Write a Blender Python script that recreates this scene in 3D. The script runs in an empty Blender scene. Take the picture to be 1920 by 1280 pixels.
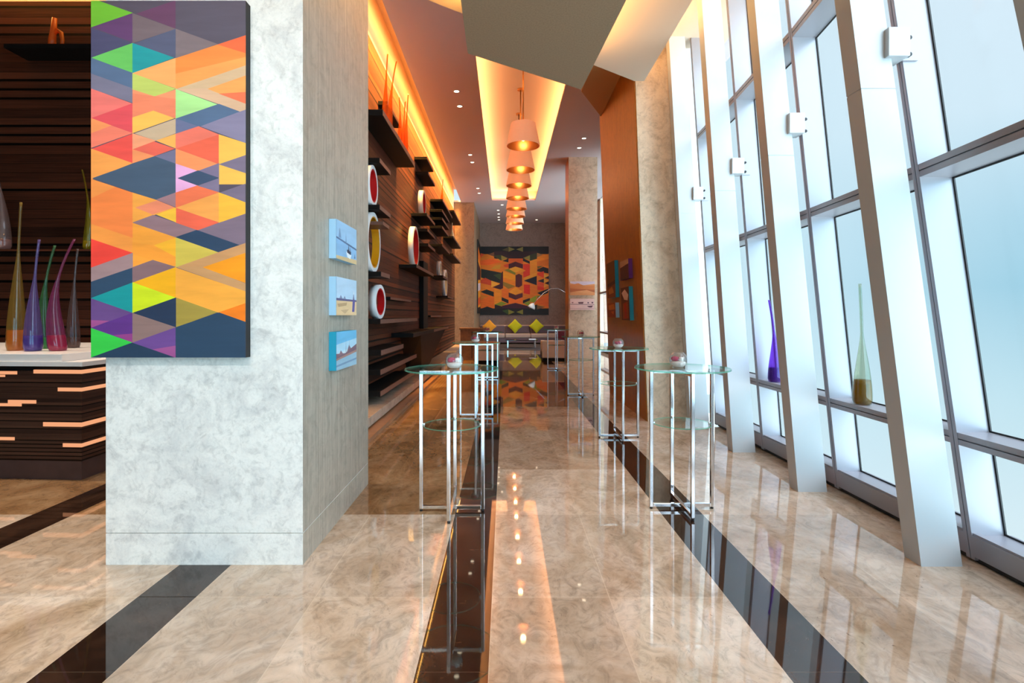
import bpy, bmesh, math, random
from mathutils import Vector, Matrix
random.seed(7)
PI = math.pi
scene = bpy.context.scene
C = scene.collection

# ---------------------------------------------------------------- camera
F, VX, VY, H = 970.0, 947.0, 589.0, 1.5
cd = bpy.data.cameras.new('camera')
cd.sensor_width = 36.0
cd.lens = F / 1920 * 36
cd.shift_x = (960 - VX) / 1920
cd.shift_y = -(640 - VY) / 1920
cd.clip_start = 0.05
cam = bpy.data.objects.new('camera', cd)
cam.location = (0, 0, H)
cam.rotation_euler = (PI / 2, 0, 0)
C.objects.link(cam)
scene.camera = cam

# ---------------------------------------------------------------- view + world
vs = scene.view_settings
vs.view_transform = 'Standard'
vs.look = 'None'
vs.exposure = 0.0
vs.gamma = 1.0
vs.use_curve_mapping = False
scene.cycles.transparent_max_bounces = 24
scene.cycles.max_bounces = 10
scene.cycles.diffuse_bounces = 5
scene.cycles.sample_clamp_indirect = 6

def lin(c):
    return tuple((v / 255 / 12.92) if v / 255 <= 0.04045 else ((v / 255 + 0.055) / 1.055) ** 2.4 for v in c[:3]) + (1.0,)

world = bpy.data.worlds.new('sky')
scene.world = world
world.use_nodes = True
wt = world.node_tree
wt.nodes.clear()
wo = wt.nodes.new('ShaderNodeOutputWorld')
wb = wt.nodes.new('ShaderNodeBackground')
tc = wt.nodes.new('ShaderNodeTexCoord')
sp = wt.nodes.new('ShaderNodeSeparateXYZ')
wt.links.new(tc.outputs['Generated'], sp.inputs[0])
mr = wt.nodes.new('ShaderNodeMapRange')
mr.inputs['From Min'].default_value = -1
mr.inputs['From Max'].default_value = 1
wt.links.new(sp.outputs['Z'], mr.inputs['Value'])
cr = wt.nodes.new('ShaderNodeValToRGB')
e = cr.color_ramp.elements
e[0].position = 0.0; e[0].color = lin((190, 214, 220))
e[1].position = 1.0; e[1].color = lin((205, 222, 240))
for p, c in ((0.36, (226, 242, 246)), (0.44, (194, 228, 238)), (0.52, (122, 192, 218)), (0.565, (156, 206, 228)), (0.64, (220, 238, 250)), (0.80, (232, 242, 252))):
    n = e.new(p); n.color = lin(c)
wt.links.new(mr.outputs[0], cr.inputs[0])
# the sky is whiter along the glass front than abeam, and brightest behind the viewer
az = wt.nodes.new('ShaderNodeMapRange')
az.inputs['From Min'].default_value = 0.55
az.inputs['From Max'].default_value = 0.95
az.clamp = True
wt.links.new(sp.outputs['Y'], az.inputs['Value'])
mx = wt.nodes.new('ShaderNodeMix'); mx.data_type = 'RGBA'
wt.links.new(az.outputs[0], mx.inputs['Factor'])
wt.links.new(cr.outputs[0], mx.inputs['A'])
mx.inputs['B'].default_value = lin((214, 240, 250))
bk = wt.nodes.new('ShaderNodeMapRange')
bk.inputs['From Min'].default_value = 0.10
bk.inputs['From Max'].default_value = -0.45
bk.inputs['To Min'].default_value = 1.0
bk.inputs['To Max'].default_value = 8.0
bk.clamp = True
wt.links.new(sp.outputs['Y'], bk.inputs['Value'])
wt.links.new(bk.outputs[0], wb.inputs['Strength'])
wt.links.new(mx.outputs['Result'], wb.inputs['Color'])
wt.links.new(wb.outputs[0], wo.inputs[0])

# ---------------------------------------------------------------- large lights (LED coves the ceiling has, then added spots)
WARM = (1.0, 0.48, 0.10)
SLOT = (1.0, 0.46, 0.17)
def area(name, loc, sx, sy, rot, power, color=WARM):
    l = bpy.data.lights.new(name, 'AREA')
    l.shape = 'RECTANGLE'; l.size = sx; l.size_y = sy
    l.energy = power; l.color = color
    o = bpy.data.objects.new(name, l)
    o.location = loc; o.rotation_euler = rot
    C.objects.link(o)
    return o
def point(name, loc, power, color=WARM, r=0.05):
    l = bpy.data.lights.new(name, 'POINT')
    l.energy = power; l.color = color; l.shadow_soft_size = r
    o = bpy.data.objects.new(name, l); o.location = loc
    C.objects.link(o)
    return o
UP = PI
# light slot over the hall: strips lie on the lips and shine up into the recess
area('slot_led', (-0.62, 15.0, 6.40), 0.07, 13.3, (UP, 0, 0), 95, SLOT)
area('slot_led', (1.34, 15.0, 6.40), 0.07, 13.3, (UP, 0, 0), 95, SLOT)
area('slot_led', (0.36, 21.87, 6.40), 1.8, 0.07, (UP, 0, 0), 12, SLOT)
# wall-washing cove along the timber wall and along the reception back wall
area('cove_led', (-1.92, 14.9, 6.46), 0.06, 14.6, (0, math.radians(50), 0), 70)
gz = area('grazing_led', (-1.93, 14.9, 6.42), 0.06, 14.6, (0, math.radians(12), 0), 1300)
gz.data.spread = math.radians(48)
area('cove_led', (-5.2, 7.12, 6.46), 5.6, 0.06, (math.radians(42), 0, 0), 60)
# over the floating panel, and along the window edge of the lower ceiling
area('panel_led', (1.09, 2.9, 4.34), 0.06, 6.2, (UP, math.radians(50), math.radians(4)), 50)
area('panel_led', (-0.33, 2.3, 4.34), 0.06, 5.6, (UP, math.radians(-50), 0), 60)
area('edge_led', (1.76, 2.6, 4.80), 0.06, 8.4, (UP, math.radians(30), 0), 90)

def spot(name, loc, power, color=(1, .82, .64), ang=80):
    l = bpy.data.lights.new(name, 'SPOT'); l.energy = power; l.color = color
    l.spot_size = math.radians(ang); l.spot_blend = .8; l.shadow_soft_size = .06
    o = bpy.data.objects.new(name, l); o.location = loc; C.objects.link(o)
# unseen fill lamps added at the entrance: two wash the pillar and its painting, the others shine straight down
def aimed(loc, tgt, power, ang):
    spot('entrance_fill', loc, power, (1.0, .98, .96), ang)
    o = C.objects[-1]
    o.rotation_euler = (Vector(tgt) - Vector(loc)).to_track_quat('-Z', 'Y').to_euler()
aimed((-2.6, -.6, 4.55), (-1.9, 3.1, 1.3), 150, 62)
aimed((-1.2, -.6, 4.55), (-1.7, 3.1, 1.6), 150, 62)
for x_ in (-3.4, -.7, .75): aimed((x_, 2.0, 4.15), (x_, 2.2, 0), 70, 75)
for x_ in (-6.2, -5.0, -3.9): spot('reception_fill', (x_, 4.7, 6.25), 480)  # unseen lamps added to brighten the vases and counter

# ---------------------------------------------------------------- helpers
def U(px, py, d):
    """point at depth d seen at photo pixel (px, py)"""
    return Vector(((px - VX) * d / F, d, H - (py - VY) * d / F))

class MB:
    def __init__(s): s.v = []; s.f = []; s.m = []; s.sm = []; s.uv = {}
    def add(s, vs_, fs, m=0, smooth=False):
        o = len(s.v)
        s.v += [tuple(v) for v in vs_]
        for f in fs:
            s.f.append(tuple(i + o for i in f)); s.m.append(m); s.sm.append(smooth)
        return s
    def box(s, x0, x1, y0, y1, z0, z1, m=0):
        return s.prism([(x0, y0), (x1, y0), (x1, y1), (x0, y1)], z0, z1, m)
    def prism(s, pts, z0, z1, m=0, top=None):
        top = top or pts
        n = len(pts)
        vs_ = [(x, y, z0) for x, y in pts] + [(x, y, z1) for x, y in top]
        fs = [tuple(range(n - 1, -1, -1)), tuple(range(n, 2 * n))]
        fs += [(i, (i + 1) % n, n + (i + 1) % n, n + i) for i in range(n)]
        return s.add(vs_, fs, m)
    def lathe(s, prof, cx=0, cy=0, seg=32, m=0, smooth=True, cen=None, close=False):
        """prof: list of (r, z); cen(z)->(dx,dy) bends the axis"""
        vs_ = []
        for k, (r, z) in enumerate(prof):
            dx, dy = cen(z) if cen else (0, 0)
            for i in range(seg):
                a = 2 * PI * i / seg
                vs_.append((cx + dx + r * math.cos(a), cy + dy + r * math.sin(a), z))
        fs = []
        for k in range(len(prof) - 1):
            for i in range(seg):
                j = (i + 1) % seg
                fs.append((k * seg + i, k * seg + j, (k + 1) * seg + j, (k + 1) * seg + i))
        s.add(vs_, fs, m, smooth)
        if close:
            o = len(s.v) - len(vs_)
            s.f.append(tuple(o + i for i in range(seg - 1, -1, -1))); s.m.append(m); s.sm.append(False)
            b = o + (len(prof) - 1) * seg
            s.f.append(tuple(b + i for i in range(seg))); s.m.append(m); s.sm.append(False)
        return s
    def tube(s, pts, radii, seg=12, m=0):
        pts = [Vector(p) for p in pts]
        if not hasattr(radii, '__len__'): radii = [radii] * len(pts)
        vs_ = []; ref = Vector((0.31, 0.87, 0.38)).normalized()
        for k, p in enumerate(pts):
            t = (pts[min(k + 1, len(pts) - 1)] - pts[max(k - 1, 0)]).normalized()
            a = t.cross(ref).normalized(); b = t.cross(a).normalized()
            for i in range(seg):
                an = 2 * PI * i / seg
                vs_.append(p + a * radii[k] * math.cos(an) + b * radii[k] * math.sin(an))
        fs = []
        for k in range(len(pts) - 1):
            for i in range(seg):
                j = (i + 1) % seg
                fs.append((k * seg + i, k * seg + j, (k + 1) * seg + j, (k + 1) * seg + i))
        fs.append(tuple(range(seg)))
        fs.append(tuple((len(pts) - 1) * seg + i for i in range(seg - 1, -1, -1)))
        return s.add(vs_, fs, m, True)
    def ball(s, c, r, m=0, sx=1, sy=1, sz=1, seg=16, rings=10):
        prof = []
        vs_ = []; fs = []
        for k in range(rings + 1):
            th = PI * k / rings
            rr = max(math.sin(th), 1e-3)
            for i in range(seg):
                a = 2 * PI * i / seg
                vs_.append((c[0] + r * sx * rr * math.cos(a), c[1] + r * sy * rr * math.sin(a), c[2] - r * sz * math.cos(th)))
        for k in range(rings):
            for i in range(seg):
                j = (i + 1) % seg
                fs.append((k * seg + i, k * seg + j, (k + 1) * seg + j, (k + 1) * seg + i))
        return s.add(vs_, fs, m, True)
    def build(s, name, mats, parent=None, bevel=0, seg=2, loc=None):
        me = bpy.data.meshes.new(name)
        me.from_pydata(s.v, [], s.f)
        if not isinstance(mats, (list, tuple)): mats = [mats]
        for m in mats: me.materials.append(m)
        for p, mi, sm in zip(me.polygons, s.m, s.sm):
            p.material_index = mi; p.use_smooth = sm
        bm = bmesh.new(); bm.from_mesh(me)
        bmesh.ops.recalc_face_normals(bm, faces=bm.faces)
        bm.to_mesh(me); bm.free()
        o = bpy.data.objects.new(name, me); C.objects.link(o)
        if loc: o.location = loc
        if parent: o.parent = parent
        if bevel:
            b = o.modifiers.new('edge', 'BEVEL'); b.width = bevel; b.segments = seg; b.limit_method = 'ANGLE'
            b.angle_limit = math.radians(40)
        return o

def tag(o, label, cat, group=None, kind=None):
    o['label'] = label; o['category'] = cat
    if group: o['group'] = group
    if kind: o['kind'] = kind
    return o
def thing(name, label, cat, loc=(0, 0, 0), group=None, kind=None, rotz=0):
    o = bpy.data.objects.new(name, None); C.objects.link(o)
    o.location = loc; o.rotation_euler = (0, 0, rotz); o.empty_display_size = 0.1
    return tag(o, label, cat, group, kind)
def dup(root, loc, label, rotz=None):
    r = root.copy(); C.objects.link(r); r.location = loc
    if rotz is not None: r.rotation_euler = (0, 0, rotz)
    r['label'] = label
    for ch in list(root.children):
        c = ch.copy(); C.objects.link(c); c.parent = r
        for g in list(ch.children):
            d = g.copy(); C.objects.link(d); d.parent = c
    return r

# ---------------------------------------------------------------- materials
def newmat(name):
    m = bpy.data.materials.new(name); m.use_nodes = True
    nt = m.node_tree
    return m, nt, nt.nodes['Principled BSDF']
def plain(name, col, rough=0.5, metal=0.0, noise=0.0, scale=8, emit=None, estr=0, ior=None, bump=0.0):
    m, nt, b = newmat(name)
    c = lin(col)
    b.inputs['Base Color'].default_value = c
    b.inputs['Roughness'].default_value = rough
    b.inputs['Metallic'].default_value = metal
    if ior: b.inputs['IOR'].default_value = ior
    if emit:
        b.inputs['Emission Color'].default_value = lin(emit); b.inputs['Emission Strength'].default_value = estr
    if noise or bump:
        t = nt.nodes.new('ShaderNodeTexCoord'); n = nt.nodes.new('ShaderNodeTexNoise')
        n.inputs['Scale'].default_value = scale; n.inputs['Detail'].default_value = 6
        nt.links.new(t.outputs['Object'], n.inputs['Vector'])
        if noise:
            r = nt.nodes.new('ShaderNodeValToRGB')
            r.color_ramp.elements[0].position = 0.3; r.color_ramp.elements[1].position = 0.7
            r.color_ramp.elements[0].color = tuple(v * (1 - noise) for v in c[:3]) + (1,)
            r.color_ramp.elements[1].color = tuple(min(1, v * (1 + noise * .6)) for v in c[:3]) + (1,)
            nt.links.new(n.outputs['Fac'], r.inputs[0]); nt.links.new(r.outputs[0], b.inputs['Base Color'])
        if bump:
            bp = nt.nodes.new('ShaderNodeBump'); bp.inputs['Strength'].default_value = bump; bp.inputs['Distance'].default_value = 0.01
            nt.links.new(n.outputs['Fac'], bp.inputs['Height']); nt.links.new(bp.outputs[0], b.inputs['Normal'])
    return m
def mnode(nt, op, a=None, b=None, va=0.0, vb=0.0):
    n = nt.nodes.new('ShaderNodeMath'); n.operation = op
    n.inputs[0].default_value = va; n.inputs[1].default_value = vb
    if a is not None: nt.links.new(a, n.inputs[0])
    if b is not None: nt.links.new(b, n.inputs[1])
    return n.outputs[0]
def mixc(nt, fac, a, b, blend='MIX'):
    n = nt.nodes.new('ShaderNodeMix'); n.data_type = 'RGBA'; n.blend_type = blend
    for key, v in (('Factor', fac), ('A', a), ('B', b)):
        if isinstance(v, (int, float)): n.inputs[key].default_value = v
        elif isinstance(v, tuple): n.inputs[key].default_value = v
        else: nt.links.new(v, n.inputs[key])
    return n.outputs['Result']
def noise(nt, vec, scale, detail=6, dist=0.0, rough=0.55):
    n = nt.nodes.new('ShaderNodeTexNoise')
    n.inputs['Scale'].default_value = scale; n.inputs['Detail'].default_value = detail
    n.inputs['Distortion'].default_value = dist; n.inputs['Roughness'].default_value = rough
    nt.links.new(vec, n.inputs['Vector'])
    return n.outputs['Fac']
def ramp(nt, fac, stops):
    r = nt.nodes.new('ShaderNodeValToRGB')
    el = r.color_ramp.elements
    el[0].position, el[0].color = stops[0][0], stops[0][1]
    el[1].position, el[1].color = stops[-1][0], stops[-1][1]
    for p, c in stops[1:-1]:
        n = el.new(p); n.color = c
    nt.links.new(fac, r.inputs[0])
    return r.outputs[0]
def g(v): return (v, v, v, 1)
def mapping(nt, sx, sy, sz, src='Object'):
    t = nt.nodes.new('ShaderNodeTexCoord'); mp = nt.nodes.new('ShaderNodeMapping')
    mp.inputs['Scale'].default_value = (sx, sy, sz)
    nt.links.new(t.outputs[src], mp.inputs['Vector'])
    return mp.outputs[0]

def stone(name, light, dark, rough=0.45, seams=()):
    m, nt, b = newmat(name)
    v = mapping(nt, 1, 1, 1)
    n1 = noise(nt, v, 3.2, 10, 1.2, 0.68)
    n2 = noise(nt, v, 16, 8, 0.6, 0.7)
    n3 = noise(nt, v, 60, 4, 0.2, 0.7)
    a = ramp(nt, n1, [(0.32, lin(dark)), (0.52, lin(light)), (0.75, tuple(min(1, x * 1.08) for x in lin(light)[:3]) + (1,))])
    k = ramp(nt, n2, [(0.36, g(0.80)), (0.50, g(1.0))])
    k2 = ramp(nt, n3, [(0.3, g(0.90)), (0.55, g(1.0))])
    c = mixc(nt, 1.0, a, k, 'MULTIPLY'); c = mixc(nt, 1.0, c, k2, 'MULTIPLY')
    nt.links.new(c, b.inputs['Base Color'])
    b.inputs['Roughness'].default_value = rough
    return m
def brushed(name, light, dark, rough=0.4, zs=0.5, xs=14):
    m, nt, b = newmat(name)
    v = mapping(nt, xs, xs, zs)
    n1 = noise(nt, v, 3.0, 8, 0.3, 0.65)
    v2 = mapping(nt, 1, 1, 1)
    n2 = noise(nt, v2, 9, 8, 0.8, 0.7)
    a = ramp(nt, n1, [(0.3, lin(dark)), (0.7, lin(light))])
    k = ramp(nt, n2, [(0.32, g(0.75)), (0.55, g(1.0))])
    nt.links.new(mixc(nt, 1.0, a, k, 'MULTIPLY'), b.inputs['Base Color'])
    b.inputs['Roughness'].default_value = rough
    return m
def slatwood(name, c1, c2, pitch=0.105, rough=0.38):
    """horizontal timber boards with open dark joints; axis along x or y"""
    m, nt, b = newmat(name)
    t = nt.nodes.new('ShaderNodeTexCoord'); s = nt.nodes.new('ShaderNodeSeparateXYZ')
    nt.links.new(t.outputs['Object'], s.inputs[0])
    z = mnode(nt, 'DIVIDE', s.outputs['Z'], None, vb=pitch)
    idx = mnode(nt, 'FLOOR', z); fr = mnode(nt, 'FRACT', z)
    wn = nt.nodes.new('ShaderNodeTexWhiteNoise'); wn.noise_dimensions = '1D'
    nt.links.new(idx, wn.inputs['W'])
    v = mapping(nt, 0.7, 0.7, 42)
    n1 = noise(nt, v, 2.0, 6, 0.4, 0.6)
    f = mnode(nt, 'ADD', mnode(nt, 'MULTIPLY', n1, None, vb=0.75), mnode(nt, 'MULTIPLY', wn.outputs['Value'], None, vb=0.4))
    a = ramp(nt, f, [(0.3, lin(c2)), (0.75, lin(c1))])
    # joint width varies board by board: some shut, some wide open
    w = mnode(nt, 'MULTIPLY', mnode(nt, 'GREATER_THAN', wn.outputs['Value'], None, vb=0.5), None, vb=0.24)
    w = mnode(nt, 'ADD', w, None, vb=0.04)
    gap = mnode(nt, 'LESS_THAN', fr, w)
    nt.links.new(mixc(nt, gap, a, lin((8, 4, 3))), b.inputs['Base Color'])
    b.inputs['Roughness'].default_value = rough
    b.inputs['Specular IOR Level'].default_value = 0.2
    bp = nt.nodes.new('ShaderNodeBump'); bp.inputs['Strength'].default_value = 0.6; bp.inputs['Distance'].default_value = 0.02
    nt.links.new(mnode(nt, 'SUBTRACT', None, gap, va=1.0), bp.inputs['Height']); nt.links.new(bp.outputs[0], b.inputs['Normal'])
    return m
def clearglass(name, tint, refl=1.0, dens=0.0, dcol=None, rough=0.01):
    """see-through glass: tinted transparency under a fresnel gloss, with an optional share of coloured body"""
    m = bpy.data.materials.new(name); m.use_nodes = True
    nt = m.node_tree; nt.nodes.clear()
    o = nt.nodes.new('ShaderNodeOutputMaterial')
    tr = nt.nodes.new('ShaderNodeBsdfTransparent'); tr.inputs['Color'].default_value = tint
    gl = nt.nodes.new('ShaderNodeBsdfGlossy'); gl.inputs['Roughness'].default_value = rough
    lw = nt.nodes.new('ShaderNodeLayerWeight'); lw.inputs['Blend'].default_value = 0.5
    k = mnode(nt, 'POWER', lw.outputs['Facing'], None, vb=5.0)
    k = mnode(nt, 'ADD', mnode(nt, 'MULTIPLY', k, None, vb=0.70), None, vb=0.035)
    k = mnode(nt, 'MULTIPLY', k, None, vb=refl)
    k = mnode(nt, 'MINIMUM', k, None, vb=0.95)
    base = tr.outputs[0]
    if dens:
        di = nt.nodes.new('ShaderNodeBsdfTranslucent'); di.inputs['Color'].default_value = dcol or tint
        d2 = nt.nodes.new('ShaderNodeBsdfDiffuse'); d2.inputs['Color'].default_value = dcol or tint
        ad = nt.nodes.new('ShaderNodeMixShader'); ad.inputs[0].default_value = 0.5
        nt.links.new(di.outputs[0], ad.inputs[1]); nt.links.new(d2.outputs[0], ad.inputs[2])
        mm = nt.nodes.new('ShaderNodeMixShader'); mm.inputs[0].default_value = dens
        nt.links.new(tr.outputs[0], mm.inputs[1]); nt.links.new(ad.outputs[0], mm.inputs[2])
        base = mm.outputs[0]
    mix = nt.nodes.new('ShaderNodeMixShader')
    nt.links.new(k, mix.inputs[0]); nt.links.new(base, mix.inputs[1]); nt.links.new(gl.outputs[0], mix.inputs[2])
    nt.links.new(mix.outputs[0], o.inputs[0])
    return m
def emitter(name, col, strength):
    m = bpy.data.materials.new(name); m.use_nodes = True
    nt = m.node_tree; nt.nodes.clear()
    o = nt.nodes.new('ShaderNodeOutputMaterial'); em = nt.nodes.new('ShaderNodeEmission')
    em.inputs['Color'].default_value = lin(col); em.inputs['Strength'].default_value = strength
    nt.links.new(em.outputs[0], o.inputs[0])
    return m

def floor_mat(name, light, mid, dark, mark, joint, bw, rh, rough=0.03, ior=1.75):
    m, nt, b = newmat(name)
    uv = nt.nodes.new('ShaderNodeUVMap')
    br = nt.nodes.new('ShaderNodeTexBrick')
    br.offset = 0.0; br.squash = 1.0
    br.inputs['Scale'].default_value = 1.0
    br.inputs['Brick Width'].default_value = bw; br.inputs['Row Height'].default_value = rh
    br.inputs['Mortar Size'].default_value = 0.0022; br.inputs['Mortar Smooth'].default_value = 0.0
    br.inputs['Color1'].default_value = g(0.80); br.inputs['Color2'].default_value = g(1.10); br.inputs['Mortar'].default_value = g(1.0)
    nt.links.new(uv.outputs[0], br.inputs['Vector'])
    v = mapping(nt, 1.0, 0.75, 1)
    n1 = noise(nt, v, 1.7, 10, 1.5, 0.65)
    n2 = noise(nt, v, 9, 10, 2.2, 0.7)
    n3 = noise(nt, v, 38, 8, 1.2, 0.75)
    a = ramp(nt, n1, [(0.28, lin(dark)), (0.48, lin(mid)), (0.70, lin(light))])
    k = ramp(nt, n2, [(0.30, g(0.62)), (0.52, g(1.0)), (0.75, g(1.12))])
    c = mixc(nt, 1.0, a, k, 'MULTIPLY')
    sq = ramp(nt, n3, [(0.34, g(1.0)), (0.40, g(0.0))])
    blot = ramp(nt, noise(nt, v, 3.1, 3, 0.5), [(0.45, g(0.0)), (0.62, g(1.0))])
    mk = mnode(nt, 'MULTIPLY', mnode(nt, 'MULTIPLY', sq, blot), None, vb=0.85)
    c = mixc(nt, mk, c, lin(mark))
    c = mixc(nt, 0.75, c, br.outputs['Color'], 'MULTIPLY')
    c = mixc(nt, mnode(nt, 'MULTIPLY', br.outputs['Fac'], None, vb=0.5), c, lin(joint))
    nt.links.new(c, b.inputs['Base Color'])
    b.inputs['Roughness'].default_value = rough
    b.inputs['IOR'].default_value = ior
    return m

M = {}
M['floor'] = floor_mat('beige_marble', (226, 210, 192), (200, 178, 154), (166, 140, 112), (92, 70, 52), (214, 196, 172), 0.62, 1.13)
M['floor_brown_dim'] = floor_mat('brown_dim_marble', (176, 146, 112), (146, 112, 78), (112, 80, 50), (70, 48, 32), (160, 128, 94), 0.62, 1.13)
M['floor_dim'] = floor_mat('dimmed_marble', (206, 184, 160), (178, 150, 122), (142, 112, 82), (80, 58, 42), (186, 160, 130), 0.62, 1.13)  # marble darkened to paint in the hall's dimmer light
M['strip'] = floor_mat('dark_marble', (80, 56, 42), (52, 35, 26), (32, 21, 16), (110, 80, 50), (88, 74, 62), 5.0, 1.13, 0.03, 1.55)
M['stone'] = stone('grey_stone', (238, 236, 230), (212, 211, 208))
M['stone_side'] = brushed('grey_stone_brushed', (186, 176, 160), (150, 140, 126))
M['stone_tan'] = stone('tan_stone', (222, 202, 176), (192, 168, 140))
M['stone_back'] = stone('taupe_stone', (146, 120, 108), (128, 104, 92), 0.6)
M['stone_brown'] = stone('brown_stone', (148, 118, 90), (122, 94, 70), 0.5)
M['veneer'] = brushed('warm_lit_veneer', (186, 116, 18), (142, 82, 8), 0.36, 0.25, 20)  # orange of the warm wash is put into the veneer colour
M['veneer'].node_tree.nodes['Principled BSDF'].inputs['Specular IOR Level'].default_value = 0.3
M['slat'] = slatwood('dark_timber_boards', (112, 60, 36), (42, 20, 15), rough=.55)
M['slat_rec'] = slatwood('reception_timber_boards', (92, 50, 34), (40, 20, 15), 0.13)
M['deskwood'] = slatwood('desk_timber', (84, 56, 44), (42, 26, 22), 0.035, 0.3)
M['blackwood'] = plain('black_stained_wood', (11, 8, 8), 0.6, noise=0.3)
M['blackwood'].node_tree.nodes['Principled BSDF'].inputs['Specular IOR Level'].default_value = 0.25
M['shelfedge'] = plain('shelf_edge_wood', (112, 78, 66), 0.45, noise=0.2, scale=20)
M['ceiling'] = plain('ceiling_plaster', (192, 178, 180), 0.9)
M['recess'] = plain('recess_plaster', (240, 218, 198), 0.9)
M['soffit'] = plain('soffit_plaster', (214, 196, 176), 0.85)
M['fabric'] = plain('panel_fabric', (152, 130, 104), 0.95, noise=0.12, scale=60)
M['white'] = plain('white_coated_metal', (186, 192, 196), 0.38)
M['mullion'] = plain('silver_coated_metal', (152, 152, 160), 0.35, metal=0.15)
M['gasket'] = plain('black_gasket', (28, 26, 28), 0.6)
M['woodtrim'] = plain('trim_wood', (136, 96, 58), 0.4, noise=0.2)
M['pane'] = clearglass('window_glass', (0.97, 0.99, 1.0, 1), 0.3)
M['glasstop'] = clearglass('table_glass', (0.95, 0.985, 0.965, 1), 1.0)
M['glassrim'] = clearglass('table_glass_edge', (0.50, 0.84, 0.68, 1), 1.0, 0.45, (0.22, 0.66, 0.47, 1))
M['bowl'] = clearglass('bowl_glass', (0.90, 0.91, 0.92, 1), 2.4, 0.10, (0.85, 0.85, 0.87, 1))
M['chrome'] = plain('chrome', (236, 240, 246), 0.12, metal=1.0)
M['rubber'] = plain('dark_rubber', (30, 30, 32), 0.6)
M['brass'] = plain('brushed_gold', (214, 160, 96), 0.28, metal=1.0)
M['shade_out'] = plain('shade_fabric', (238, 196, 164), 0.8, noise=0.05, scale=40, emit=(255, 170, 120), estr=.34)
M['shade_in'] = plain('shade_lining', (190, 120, 66), 0.32, metal=0.85)
M['bulb'] = emitter('bulb_glow', (255, 206, 130), 9.0)
M['spot'] = emitter('downlight_glow', (255, 232, 200), 7.0)
M['strip_glow'] = emitter('desk_strip_glow', (255, 176, 128), 0.92)
M['counter'] = plain('white_counter', (238, 234, 232), 0.25)
M['step_stone'] = stone('pale_plinth', (176, 158, 140), (142, 122, 104))
M['step_brown'] = plain('brown_plinth', (148, 108, 76), 0.35, noise=0.15)
M['ringwhite'] = plain('ring_white', (232, 234, 236), 0.45)
M['red'] = plain('lacquer_red', (205, 26, 30), 0.4)
M['yellow'] = plain('lacquer_yellow', (236, 160, 20), 0.4)
M['cream'] = plain('lacquer_cream', (240, 220, 170), 0.4)
M['sofa'] = plain('pinkish_upholstery', (196, 168, 152), 0.9, noise=0.08, scale=30)
M['sofa_dark'] = plain('mauve_upholstery', (112, 92, 98), 0.9, noise=0.08, scale=30)
M['sofa_white'] = plain('white_upholstery', (226, 214, 206), 0.85, noise=0.05, scale=30)
M['lime'] = plain('lime_fabric', (206, 200, 20), 0.85, noise=0.1, scale=30)
M['amberfab'] = plain('amber_fabric', (240, 160, 40), 0.85, noise=0.1, scale=30)
M['maroon'] = plain('maroon_fabric', (96, 22, 40), 0.85)
M['consolewood'] = plain('console_wood', (140, 96, 60), 0.4, noise=0.2, scale=12)
M['sand'] = plain('white_sand', (240, 236, 230), 0.9, noise=0.1, scale=60)
M['petal'] = plain('magenta_petals', (190, 20, 80), 0.6)
M['rug'] = plain('dark_rug', (70, 58, 56), 0.95, noise=0.2, scale=30)
M['teal_edge'] = plain('teal_canvas_edge', (20, 150, 180), 0.7)
M['blue_edge'] = plain('pale_blue_canvas_edge', (160, 200, 228), 0.7)
M['purple_edge'] = plain('purple_canvas_edge', (96, 30, 120), 0.7)
M['tan_edge'] = plain('tan_canvas_edge', (226, 190, 170), 0.7)
M['black_edge'] = plain('dark_canvas_edge', (24, 20, 22), 0.7)

# ---------------------------------------------------------------- the setting
def struct(o, label, cat):
    return tag(o, label, cat, kind='structure')

# floor: beige fields of two tiles between dark bands
def build_floor():
    me = bpy.data.meshes.new('floor')
    edges = []
    bands = [(-9.88, -9.57), (-8.30, -7.99), (-6.71, -6.40), (-5.12, -4.81), (-3.54, -3.23), (-1.95, -1.64), (-0.375, -0.07), (1.175, 1.482)]
    segs = []
    x = -10.5
    for a, b in bands:
        segs.append((x, a, 0)); segs.append((a, b, 1)); x = b
    segs.append((x, 3.1, 0))
    V = []; Fc = []; mi = []; uvs = []
    y0, y1 = -8.4, 28.0
    cut = []
    for a, b, k in segs:
        # left tiles are brown from one row in; middle rows carry painted light falloff
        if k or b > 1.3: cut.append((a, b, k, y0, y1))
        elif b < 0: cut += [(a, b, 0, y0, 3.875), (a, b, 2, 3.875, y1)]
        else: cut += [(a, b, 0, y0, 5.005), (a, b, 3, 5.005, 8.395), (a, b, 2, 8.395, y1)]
    for a, b, k, y0, y1 in cut:
        o = len(V)
        V += [(a, y0, 0), (b, y0, 0), (b, y1, 0), (a, y1, 0)]
        Fc.append((o, o + 1, o + 2, o + 3)); mi.append(k)
        ph = 2.745 if k != 1 else 3.30
        # the tile grid of a field starts at its left edge; the outer fields run on from theirs
        ua = 0.0; ub = b - a
        if k != 1 and 1.2 < b - a < 1.4: ub = 1.24
        if k == 1: ua, ub = 2.0, 2.3
        for (u_, y_) in ((ua, y0), (ub, y0), (ub, y1), (ua, y1)):
            uvs.append((u_, y_ - ph + 1.13 * 20))
    me.from_pydata(V, [], Fc)
    me.materials.append(M['floor']); me.materials.append(M['strip']); me.materials.append(M['floor_brown_dim']); me.materials.append(M['floor_dim'])
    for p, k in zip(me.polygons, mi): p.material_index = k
    ul = me.uv_layers.new(name='tiles')
    for i, uv in enumerate(uvs): ul.data[i].uv = uv
    o = bpy.data.objects.new('floor', me); C.objects.link(o)
    return struct(o, 'polished beige marble floor with dark marble bands running down the hall', 'floor')
build_floor()

ZC = 6.3
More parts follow.
